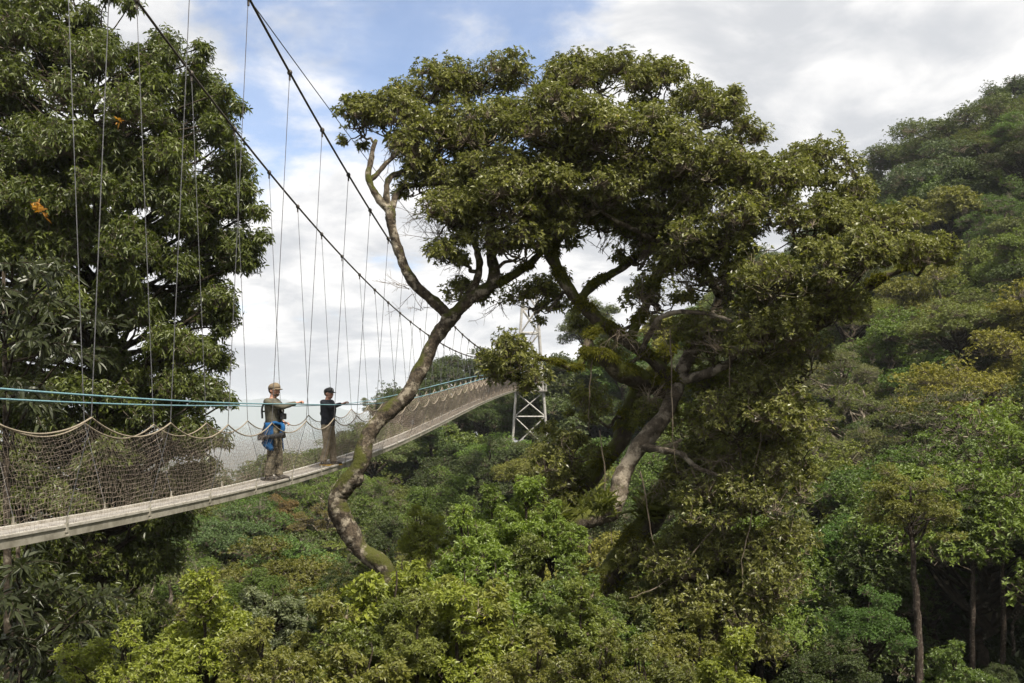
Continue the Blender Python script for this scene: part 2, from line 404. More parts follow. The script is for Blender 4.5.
for s in (-1, 1):
    m = MB()
    yc = np.concatenate([np.arange(1, 8, .12), np.arange(8, 28, .068), np.arange(28, 50, .10), np.arange(50, 88, .16)])
    rows = 17
    tt = np.linspace(0, 1, rows)
    G = np.stack([netp(s, yc, t) for t in tt], 0)
    ph = rng.normal(0, .007, G.shape); G = G + ph
    G[:, :, 2] += .012*np.sin(yc*3.1)[None]*np.sin(tt*9)[:, None]
    G[:, :, 0] += .02*np.sin(yc*1.7 + s)[None]*np.sin(tt*math.pi)[:, None]
    rad = np.where(yc < 24, .0015, np.where(yc < 30, .003, np.where(yc < 50, .0055, .011)))
    m.segs(G[:, :-1].reshape(-1, 3), G[:, 1:].reshape(-1, 3), np.tile(rad[:-1], rows))
    m.segs(G[:-1].reshape(-1, 3), G[1:].reshape(-1, 3), np.tile(rad, rows - 1)*.85)
    bbuild(m, 'netting', M['net'])
    m = MB(); yy = np.arange(1, 88, .1); m.tube(bp(s*.55, yy, rail(yy)), np.where(yy < 40, .0105, .015), 6, False)
    bbuild(m, 'rail_rope', M['rope'], smooth=True)
    m = MB(); yy = np.arange(.5, 88.5, .5)
    hz = deckz(yy) + 1.2 + .19*np.clip((30 - yy)/12, .25, 1.0) + (.03 if s > 0 else .0)
    m.tube(bp(s*.56, yy, hz), np.where(yy < 40, .0115, .018), 6, False)
    bbuild(m, 'hand_rope', M['teal_rope'], smooth=True)
    cz = CA if s < 0 else CB; co = -.8 if s < 0 else .85
    m = MB(); yy = np.arange(.5, 88.1, .75); m.tube(bp(co, yy, np.polyval(cz, yy)), np.where(yy < 40, .022, .028), 6, False)
    bbuild(m, 'main_cable', M['cable'], smooth=True)
    for y in NODES:
        top = bp(co, np.array(y), np.polyval(cz, y)); nd = bp(s*.55, np.array(y), rail(y) + 0.0); bt = bp(s*.27, np.array(y), deckz(y) + .02)
        if top[2] < nd[2] + .05: top = nd + np.array([0, 0, .05])
        r = .0058 if y < 30 else (.0075 if y < 50 else .011)
        m = MB(); m.tube([top, nd], r, 5); m.tube([nd, bt], r*.8, 5)
        h = bbuild(m, 'hanger', M['wire'])
        m = MB(); m.ell(top, (.045, .06, .05), 6, 8); m.tube([top + [0, 0, -.03], top + [0, 0, -.13]], .018, 6)
        bbuild(m, 'clamp', M['cable'], h)
        m = MB(); m.box(bt + np.array([s*.012, 0, -.02]), (.03, .04, .10)); m.box(bt + np.array([s*.03, .0, -.10]), (.03, .06, .02)); m.tube([bt + [s*.02, 0, .03], bt + [s*.02, 0, .10]], .012, 6)
        bbuild(m, 'bracket', M['alu_side'], h)
m = MB(); yy = np.arange(.5, 88.1, 1.0)
gz = 5.75 + .0019*(yy - 34)**2 + .00002*(yy - 34)**3 * (yy < 34)
m.tube(bp(.85 - .0097*yy, yy, gz*1.0), .009, 5, False); bbuild(m, 'guy_wire', M['wire'])

# tower at the far end
tx, ty = BX + BS*88.6 + .25, 88.6
tw_ = tag(empty('bridge_tower', (tx, ty, -6)), 'pale steel lattice tower carrying the far end of the footbridge', 'tower')
zt, zb = 11.2, -6.0
def leg_at(sx, sy, z):
    k = (z - zb)/(zt - zb); hw = 1.75*(1 - k) + .55*k
    return np.array([sx*hw, sy*hw, z - zb])
for sx in (-1, 1):
    for sy in (-1, 1):
        m = MB(); m.tube([leg_at(sx, sy, zb), leg_at(sx, sy, zt)], .11, 8); m.build('leg', M['steel'], tw_)
lv = [-6, -3.2, -.4, 1.75, 4.6, 7.0, 9.2, 11.0]
for k, z in enumerate(lv):
    m = MB()
    for (a, b) in (((-1, -1), (1, -1)), ((1, -1), (1, 1)), ((1, 1), (-1, 1)), ((-1, 1), (-1, -1))):
        if k: m.tube([leg_at(*a, z), leg_at(*b, z)], .07, 6)
        if k + 1 < len(lv):
            z2 = lv[k + 1]; m.tube([leg_at(*a, z), leg_at(*b, z2)], .055, 6); m.tube([leg_at(*b, z), leg_at(*a, z2)], .055, 6)
    m.build('cross_brace', M['steel'], tw_)
m = MB(); m.box((0, -.3, 1.86 + 6), (3.0, 2.6, .1)); pl = m.build('platform', M['deck'], tw_)
m = MB()
for x in (-1.45, 1.45):
    for y in np.linspace(-1.5, .9, 4): m.tube([(x, y, 7.9), (x, y, 9.0)], .035, 6)
    m.tube([(x, -1.5, 9.0), (x, .9, 9.0)], .035, 6); m.tube([(x, -1.5, 8.45), (x, .9, 8.45)], .03, 6)
m.build('railing', M['steel'], pl)

# ------------------------------------------------------------------ hero tree
hero = tag(empty('spreading_tree', (0.6, 20.5, -11)), 'huge gnarled spreading tree with mossy limbs in front of the bridge', 'tree')
HL = np.array(hero.location)
class HB(MB):
    def build(self, name, mt, parent=hero, **kw):
        for k in range(len(self.v)): self.v[k] = self.v[k] - HL
        return MB.build(self, name, mt, parent, **kw)
NODE = []      # limb nodes (pos, radius) that branches can grow from
def limb(pts, name, mt, mossy=False, parent=hero, sides=18, k=10, wob=.045, keep=True):
    """pts: (px, py, Y, radius px)"""
    p = np.array([P(a, b, c) for a, b, c, r in pts]); rad = np.array([r*.94*c/F for a, b, c, r in pts])
    q = catmull(np.c_[p, rad], k)
    al = np.r_[0, np.cumsum(np.linalg.norm(np.diff(q[:, :3], axis=0), axis=1) / np.maximum(q[1:, 3], .03))]
    f1, f2, f3 = rng.uniform(0, 6, 3)
    off = np.stack([np.sin(al*.55 + f1), np.sin(al*.43 + f2), np.sin(al*.5 + f3)], 1)*.16 + np.stack([np.sin(al*1.3 + f2), np.sin(al*1.1 + f3), np.sin(al*1.2 + f1)], 1)*.06
    q[:, :3] += off*q[:, 3:4]
    lump = 1 + .07*np.sin(al*.9 + f1) + .05*np.sin(al*1.9 + f2)
    m = HB(); m.tube(q[:, :3], np.maximum(q[:, 3]*lump, .008), sides, True, wob)
    o = m.build(name, mt, parent, smooth=True)
    if keep:
        for a in q: NODE.append((a[:3].copy(), a[3]))
    return o, q
trunk, qT = limb([(480, 840, 19.6, 34), (496, 740, 19.5, 27), (510, 670, 19.4, 22), (522, 610, 19.4, 18), (533, 566, 19.4, 15), (549, 538, 19.4, 12.5), (574, 521, 19.5, 11), (596, 515, 19.6, 10.5), (612, 510, 19.7, 11)], 'trunk', M['mossy_bark'], sides=16, keep=False)
limbs = []
def L_(pts, mt, name='limb', **kw):
    o, q = limb(pts, name, M[mt], **kw); limbs.append((q, mt)); return q
L_([(606, 518, 19.7, 12), (617, 496, 19.8, 10), (621, 476, 19.9, 9), (632, 456, 20, 9), (650, 436, 20, 9), (665, 416, 20.1, 8.5), (671, 396, 20.3, 8), (682, 372, 20.5, 7.5), (700, 340, 20.5, 7), (722, 300, 20.6, 7), (742, 250, 20.5, 6), (748, 200, 20.6, 5), (742, 150, 21, 3)], 'pale_bark')
L_([(560, 700, 20.6, 20), (580, 640, 20.7, 18), (600, 594, 20.8, 14), (625, 556, 20.9, 13), (648, 522, 21, 13), (664, 490, 21.1, 10), (690, 455, 21.3, 9), (715, 420, 21.3, 8), (745, 385, 21.2, 9), (790, 345, 21, 8), (835, 312, 20.6, 6.5), (868, 286, 20.3, 5.5), (895, 272, 20.1, 4), (930, 262, 20, 2.5)], 'mossy_bark')
L_([(540, 555, 21, 10), (562, 508, 21.6, 11), (592, 474, 22, 10), (618, 442, 22.2, 9), (632, 405, 22.2, 9), (650, 375, 22, 8), (668, 350, 22, 8)], 'mossy_bark')
L_([(676, 385, 20.4, 8), (655, 362, 20.2, 6), (628, 342, 20, 6.2), (600, 322, 19.9, 6.6), (578, 300, 19.8, 6.3), (558, 272, 19.8, 6), (550, 248, 19.9, 7), (560, 226, 20, 6), (585, 205, 20, 5), (612, 178, 20.2, 4), (630, 130, 20.5, 2.5)], 'mossy_bark')
L_([(664, 392, 20.6, 9), (640, 379, 20, 11), (618, 368, 19.6, 10), (600, 357, 19.3, 8), (594, 354, 19.25, 4)], 'mossy_bark')
# left limb that crosses in front of the bridge
L_([(400, 760, 18.6, 15), (390, 690, 18.6, 13), (388, 640, 18.6, 12), (392, 600, 18.6, 11), (383, 567, 18.6, 9.5), (362, 551, 18.6, 9.5), (346, 526, 18.6, 11.5), (338, 500, 18.6, 9.5), (343, 486, 18.6, 11), (357, 468, 18.6, 9), (366, 444, 18.7, 8.5), (383, 417, 18.8, 8.3), (404, 396, 18.9, 8), (426, 362, 19, 7.3), (437, 334, 19.1, 7.2), (452, 316, 19.2, 7.5), (470, 300, 19.3, 6.3), (488, 287, 19.4, 6.2), (494, 268, 19.5, 6), (490, 240, 19.7, 4.5), (494, 205, 19.8, 3.5), (510, 165, 20, 2)], 'hero_bark')
L_([(450, 318, 19.2, 6.5), (436, 304, 19.2, 5.8), (418, 287, 19.2, 5.5), (404, 266, 19.2, 5.2), (396, 244, 19.2, 5), (392, 222, 19.2, 5), (388, 208, 19.2, 4.5)], 'hero_bark')
L_([(390, 212, 19.2, 4.5), (377, 196, 19.2, 3.8), (369, 180, 19.2, 3.3), (371, 158, 19.3, 2.8), (376, 140, 19.4, 2)], 'hero_bark')
L_([(390, 214, 19.2, 4.2), (386, 190, 19.3, 3.2), (392, 176, 19.4, 3), (410, 170, 19.6, 2.8), (432, 160, 19.9, 2), (455, 130, 20.2, 1.5)], 'hero_bark')
L_([(391, 216, 19.2, 4), (396, 196, 19.4, 3.2), (404, 186, 19.6, 3), (424, 184, 19.8, 2.6), (446, 176, 20, 2)], 'hero_bark')
L_([(369, 182, 19.2, 2.8), (384, 166, 19.3, 2.4), (400, 148, 19.5, 2.2), (412, 120, 19.8, 1.6)], 'hero_bark')
L_([(464, 304, 19.3, 5), (476, 282, 19.3, 4.2), (479, 258, 19.4, 3.6), (472, 236, 19.6, 2.6), (466, 205, 19.8, 2)], 'hero_bark')
L_([(488, 287, 19.4, 5), (512, 276, 19.7, 4.5), (532, 262, 20, 4), (548, 240, 20.2, 3.4), (560, 200, 20.3, 2.4)], 'mossy_bark')
L_([(600, 322, 19.9, 4.2), (588, 342, 19.5, 3.8), (583, 358, 19.3, 3.5), (574, 369, 19.2, 3), (556, 362, 19.1, 2.5), (538, 358, 19, 2.2), (520, 350, 19, 1.6)], 'mossy_bark')
L_([(700, 340, 20.5, 6), (730, 330, 20.2, 5), (765, 305, 20, 4.2), (800, 265, 19.8, 3.6), (835, 235, 20, 3), (870, 220, 20.2, 2)], 'hero_bark')
L_([(678, 380, 20.4, 6), (712, 372, 19.8, 5), (748, 352, 19.4, 4), (790, 325, 19.2, 3), (815, 300, 19.1, 2)], 'pale_bark')
L_([(690, 455, 21.3, 6), (728, 455, 20.5, 5), (765, 440, 19.8, 3.8), (790, 405, 19.3, 2.5)], 'mossy_bark')
L_([(640, 448, 20, 5), (664, 450, 19.4, 3.5), (682, 455, 19.2, 3), (702, 470, 19, 2.5), (735, 476, 18.8, 2), (770, 470, 18.7, 1.3)], 'pale_bark')
L_([(648, 548, 20.9, 8), (676, 562, 20.4, 6), (706, 576, 20, 5), (740, 570, 19.6, 3.8), (775, 545, 19.2, 2.4)], 'mossy_bark')
L_([(628, 342, 20, 5), (640, 318, 20.4, 5), (652, 290, 20.8, 5), (664, 260, 21, 4.5), (684, 228, 21, 4), (700, 190, 21, 3), (702, 140, 21.4, 2)], 'mossy_bark')
L_([(578, 300, 19.8, 5), (598, 282, 20.4, 4.5), (630, 262, 20.8, 4), (656, 236, 20.6, 3.4), (676, 210, 20, 2.6)], 'mossy_bark')
L_([(722, 300, 20.6, 5), (706, 272, 20.2, 4), (676, 250, 19.8, 3.4), (640, 232, 19.4, 2.8), (606, 214, 19, 2.2), (575, 180, 18.9, 1.5)], 'hero_bark')
L_([(642, 350, 20, 3.2), (660, 318, 19.5, 2.8), (690, 312, 19.2, 2.4), (724, 318, 18.9, 1.8), (752, 334, 18.7, 1.2)], 'pale_bark')
L_([(742, 250, 20.5, 4.5), (760, 215, 20.2, 3.6), (790, 190, 20.4, 2.8), (818, 172, 21, 2)], 'hero_bark')
# leafy lobes: column, row, half width, half height (px), distance
LOBES = [(361,114,20,24,19.6),(430,82,38,22,20.6),(482,70,44,20,21),(540,74,48,22,21.6),(600,74,48,22,21.8),(655,80,42,24,21.4),(702,104,42,26,21.4),(742,128,26,20,21.8),
(393,112,34,30,20.0),(432,140,50,34,20.0),(490,118,56,36,19.3),(560,118,64,36,18.8),(630,128,58,36,18.8),(700,152,52,32,18.9),(762,176,50,30,19.4),(812,162,36,20,21.2),(842,182,30,22,21.6),
(452,205,40,28,19.8),(512,188,50,34,18.9),(580,186,52,32,19.4),(650,192,56,30,19.8),(730,214,56,30,19.2),(800,216,46,26,19.3),(860,214,40,20,20.2),(906,222,40,18,19.8),(936,244,24,14,19.7),
(892,246,42,15,19.3),(842,252,46,24,18.9),(772,268,50,28,18.8),(820,298,36,26,18.9),(704,262,46,26,20.4),(640,246,34,22,21.2),(520,236,32,24,19.7),(456,246,26,18,19.8),(548,200,40,24,21.6),
(720,600,50,26,18.7),(672,606,36,26,19.2),(765,572,36,30,18.5),(640,556,24,22,20.4),(735,640,44,22,18.6),(690,560,40,26,19.4),(512,352,24,22,18.9),(520,366,22,18,18.8),(504,366,18,16,19),(536,290,24,26,20.6),(590,318,16,18,21.6),(762,330,46,30,18.5),(806,352,26,28,19),(712,336,40,26,19.6),(784,404,34,32,18.5),(736,414,44,30,18.8),(800,444,20,30,19.4),(690,420,30,26,21.4),
(764,480,40,34,18.5),(712,496,42,32,19),(782,540,26,32,18.8),(736,548,40,30,19.2),(684,540,30,26,20.2),(700,600,46,30,19.6),(762,604,30,26,19.2),(650,590,30,26,20.4),
(572,440,26,24,20.8),(540,468,30,24,20.4),(590,402,26,22,22),(610,350,18,14,21),(500,165,44,22,19.6),(556,160,44,22,19.7),(610,170,44,22,19.8),(466,178,34,22,20),(420,178,26,18,20),(670,175,40,22,19.8),(536,215,36,20,19.5),(660,290,34,24,20.8),(690,330,34,24,20.9),(720,380,36,26,20.6),(560,225,30,20,20.9),(600,210,40,24,21.2),(640,220,36,22,20.4),(760,380,40,28,19.4),(700,460,36,30,20.6),(770,300,40,26,19.6),(690,240,36,24,19.6),(730,280,36,24,19.4),(660,400,22,22,21.4),(750,450,36,28,19.8),(700,540,36,28,20.4),(566,470,24,20,21.4),(470,288,16,10,19.6)]
crown = HB(); tw = HB(); br = HB()
NP_ = np.array([a for a, r in NODE]); NR = np.array([r for a, r in NODE])
for (px, py, ax_, ay_, Y) in LOBES:
    if py < 275: Y += np.clip((150 - py)/100*1.0, -.95, 1.0)     # the crown is a dome: lower tiers stand forward
    c = P(px, py + ay_*.35, Y); sx_, sz_ = ax_*Y/F, ay_*Y/F
    d = np.linalg.norm(NP_ - c, axis=1) + .8*np.maximum(NP_[:, 2] - c[2], 0)
    k = int(np.argmin(d + rng.uniform(0, .25, len(d))))
    hub = c - np.array([0, 0, sz_*.5])
    br = HB(); br.tube(catmull(branch_pts(NP_[k], hub, .12, 5, .16), 3), np.linspace(min(NR[k]*.6, .045), .022, 13), 7, True, .05)
    n = max(4, int(ax_*ay_/88))
    dirs = sphere_dirs(n, -.35)
    tone = rng.uniform(.35, .6)
    low = py > 310; inner_ = 205 < py < 350 and 545 < px < 790
    for q in dirs:
        rr = rng.uniform(.55, .95)
        cc = c + q*rr*np.array([sx_, (sx_ + sz_)*.62, sz_])
        cr = rng.uniform(.24, .50)*(0.85 if ax_ < 28 else 1)
        br.tube(catmull(branch_pts(hub + rng.normal(0, .08, 3), cc - [0, 0, cr*.4], .1, 5, .14), 2), np.linspace(.02, .008, 9), 5, False)
        thin = rng.choice([.4, .6, .9]) if low else 1.0
        if inner_: thin = rng.choice([.25, .5, .9])
        tt_ = np.clip(tone + rng.normal(0, .1) + .18*(rng.uniform() < .2), 0, 1)
        clump(crown, tw, cc, cr, cr*.8, int(88*thin*(cr/.4)**2), 6, rng.choice([.066, .08, .096]), .036, up=.38, zmin=-.6, inner=.5, tint=tt_, spread=(.75, 1.45), twr=.004, tw_every=2, six=False, fold=.2, droop=.18)
    for _ in range(3):      # loose sprays between the lobes
        cc = c + np.clip(rng.normal(0, 1, 3), -1.35, 1.35)*np.array([sx_, sx_*.8, sz_*.9])*.7; cr = rng.uniform(.14, .26)
        br.tube(catmull(branch_pts(hub, cc - [0, 0, cr*.3], .1, 5, .14), 2), np.linspace(.015, .006, 9), 5, False)
        clump(crown, tw, cc, cr, cr*.8, int(42*(cr/.2)**2), 6, .08, .036, up=.3, zmin=-.8, inner=.3, tint=np.clip(tone + rng.normal(0, .15), 0, 1), spread=(.75, 1.45), twr=.004, tw_every=2, fold=.2, droop=.18)
    br.build('branch', M['hero_bark'], smooth=True)
# bare twig sprays under the crown, left side and centre
def spray(mbx, a, direction, n, L, r, spread=.5):
    a = np.asarray(a, float)
    for _ in range(n):
        d = nrm(np.asarray(direction, float) + rng.normal(0, spread, 3)); l = L*rng.uniform(.5, 1.1)
        p = a + d*np.linspace(0, l, 5)[:, None] + np.cumsum(rng.normal(0, l*.05, (5, 3)), 0)
        mbx.segs(p[:-1], p[1:], np.linspace(r, r*.4, 4), 3)
        for t in (1, 2, 3):
            for __ in range(2):
                e = p[t] + nrm(d + rng.normal(0, .7, 3))*l*.35*rng.uniform(.4, 1)
                mbx.segs([p[t]], [e], r*.45, 3)
bare = HB()
for (px, py, Y, n) in [(452, 250, 19.6, 16), (470, 262, 19.6, 16), (440, 236, 19.7, 12), (430, 215, 19.7, 10), (462, 285, 19.5, 8), (410, 290, 19.2, 5), (422, 310, 19.2, 4), (500, 300, 19.5, 8), (640, 300, 19.6, 18), (660, 330, 19.4, 18), (690, 290, 19.3, 16), (640, 262, 20, 12), (720, 350, 19, 14), (650, 400, 19.6, 16), (680, 440, 19.4, 14), (720, 460, 18.9, 14), (700, 500, 19, 16), (740, 520, 18.8, 14), (660, 480, 19.8, 12), (690, 580, 19.4, 12), (600, 250, 20.2, 10), (760, 400, 18.8, 10), (620, 330, 19.6, 10), (390, 150, 19.5, 8), (420, 190, 19.7, 10)]:
    spray(bare, P(px, py, Y), rng.normal(0, 1, 3) + np.array([0, 0, -.1]), n, .75, .007, .8)
for (x0, y0, x1, y1, Y) in [(690, 470, 760, 560, 19), (640, 470, 672, 600, 19.4), (720, 520, 640, 600, 19), (600, 430, 612, 540, 20.2), (760, 430, 740, 590, 18.6), (670, 330, 676, 470, 19.2), (730, 350, 735, 470, 18.9), (590, 340, 586, 430, 20)]:
    a, b = P(x0, y0, Y), P(x1, y1, Y + rng.uniform(-.6, .6)); t = np.linspace(0, 1, 14)[:, None]
    pts = a + (b - a)*t + np.array([0, 0, -1.0])*np.sin(t*math.pi)*.25 + np.cumsum(rng.normal(0, .02, (14, 3)), 0)
    bare.tube(pts, np.linspace(.014, .007, 14), 5, False)
bare.build('bare_twigs', M['twig'])
print('hero faces', sum(len(t) for t in crown.t))
crown.build('crown', M['hero_leaf'], tint=True)
tw.build('twigs', M['twig'])
for (px, py, Y, r) in [(357, 477, 18.55, 7), (351, 536, 18.52, 6), (446, 322, 19.1, 6), (616, 506, 19.65, 7)]:
    kn = HB(); q_ = P(px, py, Y); kn.ell(q_, np.array([1.0, .8, 1.5])*r*Y/F, 8, 12); kn.build('knot', M['hero_bark'], smooth=True)
# moss fur on the mossy limbs, fern tufts sitting on them
fur = HB()
for q, mt in limbs:
    if mt != 'mossy_bark': continue
    ph_ = rng.uniform(0, 6)
    for ia, a in enumerate(q):
        if a[3] < .04 or math.sin(ia*.55 + ph_) < .1: continue
        n = int(110*a[3]/.2) + 14
        d = sphere_dirs(n, .0); pos = a[:3] + d*a[3]*.97 + rng.normal(0, .05, (n, 3))*np.array([1, 1, .5])
        rosettes(fur, pos, d + [0, 0, .3], 5, .06, .016, spread=(.3, 1.4), droop=.6, fold=.1)
fur.build('moss', M['moss'], tint=True)
for (px, py, Y, n, L) in [(606, 500, 19.5, 26, .30), (588, 505, 19.5, 18, .24), (650, 506, 20.6, 34, .36), (664, 500, 20.7, 24, .32), (560, 512, 19.3, 18, .28), (545, 524, 19.2, 20, .34), (525, 520, 19, 14, .36)]:
    m = HB(); pos = P(px, py, Y) + rng.normal(0, .10, (n, 3))
    rosettes(m, pos, np.array([[0, 0, 1.0]]) + rng.normal(0, .35, (n, 3)), 6, L, L*.13, spread=(.25, 1.1), droop=.3, fold=.1, six=True)
    m.build('fern_tuft', M['fern'], tint=True)

# ------------------------------------------------------------------ left tree
lt = tag(empty('evergreen_tree', (-10.2, 24.5, -13)), 'tall dense dark evergreen filling the left edge behind the bridge', 'tree')
HL = np.array(lt.location); hero_keep, hero = hero, lt
class LB(HB):
    def build(self, name, mt, parent=None, **kw):
        return HB.build(self, name, mt, lt, **kw)
m = LB(); q = catmull(np.array([(-10.2, 24.5, -13.2, .45), (-10.1, 24.4, -8, .38), (-10.3, 24.5, -3, .32), (-10.0, 24.6, 2, .24), (-10.2, 24.4, 6, .12), (-10.5, 24.5, 8.5, .04)]), 8)
m.tube(q[:, :3], q[:, 3], 12, True, .04)
LN = q
LOB = []
edge = lambda py: np.interp(py, [-60, 0, 30, 50, 70, 100, 140, 180, 250, 290, 330, 370, 420, 470, 520, 560, 620, 690, 740], [70, 90, 100, 165, 205, 228, 240, 255, 262, 250, 228, 210, 214, 205, 190, 178, 168, 150, 140])
for py in np.arange(-60, 740, 24):
    e = edge(py)
    x = e - 20
    k = 0
    while x > -170:
        LOB.append((x + rng.normal(0, 6), py + rng.normal(0, 14), 25.2 - 2.6*min(1, (e - x)/160) + rng.uniform(-.4, 2.2)*min(1, (e - x)/60), rng.uniform(.48, .72)))
        x -= rng.uniform(24, 40); k += 1
for _ in range(75):
    py = rng.uniform(-30, 640); px = edge(py) - 14 - rng.uniform(0, 1)**1.4*230
    LOB.append((px, py, 25 - 2.4*min(1, (edge(py) - px)/160) + rng.uniform(-.5, .8), rng.uniform(.35, .6)))
for (px, py, cr) in [(15, 190, .6), (30, 226, .6), (-5, 212, .6), (42, 172, .55), (-20, 180, .6), (62, 150, .5), (110, 145, .5), (20, 250, .6), (55, 235, .5), (200, 350, .5), (210, 396, .48), (196, 432, .5), (176, 384, .55), (165, 340, .55), (150, 415, .55), (60, 420, .6), (120, 450, .6), (15, 30, .6), (25, 130, .55)]:
    LOB.append((px, py, 23.2, cr))
for (px, py) in [(10, 190), (30, 215), (5, 230), (20, 165), (10, 20), (30, 40), (12, 60), (45, 60), (30, -40), (60, -30), (90, -20), (110, -5), (130, 5), (20, -20), (75, 20), (50, 30), (110, 40), (165, 50), (203, 48), (198, 62), (225, 92), (60, 5), (90, 12), (40, -10), (20, 10), (248, 190), (258, 212), (236, 150), (222, 330), (205, 345), (215, 385), (222, 440), (205, 430), (228, 400), (210, 465), (195, 480), (196, 410), (190, 440), (228, 310), (246, 262), (262, 238), (238, 108)]:
    LOB.append((px, py, 24.6, .33))
crown = LB(); tw = LB(); br = m
for (px, py, Y, cr) in LOB:
    c = P(px, py, Y)
    lim = -7.1 + BS*c[1]
    if c[0] + cr > lim: c[0] = lim - cr
    k = int(np.argmin(np.abs(LN[:, 2] - (c[2] - 1.2)))); a = LN[k]
    br.tube(catmull(branch_pts(a[:3], c, .06, 5, .08), 2), np.linspace(min(.08, a[3]*.5), .014, 9), 6, False)
    tone = np.clip(rng.normal(.42, .16), 0, .8)
    clump(crown, tw, c, cr, cr*.85, int(rng.uniform(190, 300)*(cr/.55)**2), 5, rng.uniform(.085, .135), .040, along=1.3, up=.2, zmin=-.8, tint=tone, inner=.35, spread=(.8, 1.7), twr=.006, tw_every=2, six=True, fold=.15, droop=.35)
crown.build('crown', M['left_leaf'], tint=True); br.build('trunk', M['dark_bark'], smooth=True); tw.build('twigs', M['twig'])
for (px, py, Y, n) in [(44, 209, 20.9, 4), (33, 206, 20.9, 3), (120, 121, 21.6, 2)]:
    m = LB(); rosettes(m, P(px, py, Y) + rng.normal(0, .10, (n, 3)), np.array([[0, -.3, 1.0]]) + rng.normal(0, .4, (n, 3)), 6, .13, .038, spread=(.5, 1.7), droop=.3, six=True)
    m.build('orange_leaves', M['orange_leaf'], tint=True)
# big drooping leaves of a second plant, far left
def broad_plant(spots, loc, label):
    global HL
    o = tag(empty('broad_leaved_tree', loc), label, 'tree', None); HL0 = HL; HL = np.array(loc, float)
    m = HB(); t = HB()
    base = np.array(loc, float)
    for (px, py, Y) in spots:
        c = P(px, py, Y)
        t.tube(catmull(branch_pts([base[0], base[1], c[2] - .8], c, .1, 5, .05), 3), np.linspace(.035, .012, 13), 6, False)
        n = 9; ang = rng.uniform(0, 6.28, n)
        for k in range(n):
            d = np.array([math.cos(ang[k]), math.sin(ang[k]), rng.uniform(-.3, .5)]); ln = rng.uniform(.5, .8)
            s = np.linspace(.15, 1, 6)[:, None]*d*ln; s[:, 2] -= np.linspace(0, 1, 6)**2*.25*ln
            t.segs(c + np.vstack([[0, 0, 0], s[:-1]]), c + s, .007)
            rosettes(m, c + s, np.repeat(d[None], 6, 0), 3, .19, .05, spread=(.6, 1.2), droop=.3, six=True, fold=.15, tint=np.clip(rng.normal(.5, .2, 6), 0, 1))
    zt_ = max(P(*s)[2] for s in spots)
    t.tube([base, base + [.1, 0, (zt_ - base[2])*.5], [base[0], base[1], zt_]], [.12, .09, .03], 8)
    m.build('crown', M['big_leaf'], o, tint=True); t.build('trunk', M['dark_bark'], o, smooth=True); HL = HL0
broad_plant([(12, 265, 17.2), (48, 300, 17.6), (20, 330, 17.4), (70, 355, 18), (8, 380, 17), (60, 270, 18), (30, 405, 17.5), (10, 300, 17.8), (90, 320, 18.5), (45, 345, 17.4), (-30, 340, 17), (-20, 290, 17)], (-9.3, 18.2, -12.6), 'large drooping grey green leaves hanging at the far left above the rail')
broad_plant([(20, 565, 15.5), (50, 590, 15.8), (10, 600, 15.2), (70, 625, 16), (35, 650, 15.6), (90, 600, 16.4), (60, 660, 16), (0, 640, 15.4), (110, 640, 16.6), (30, 530, 16)], (-8.2, 16.5, -12), 'long narrow leaves hanging in the shade under the left end of the deck')
hero = hero_keep

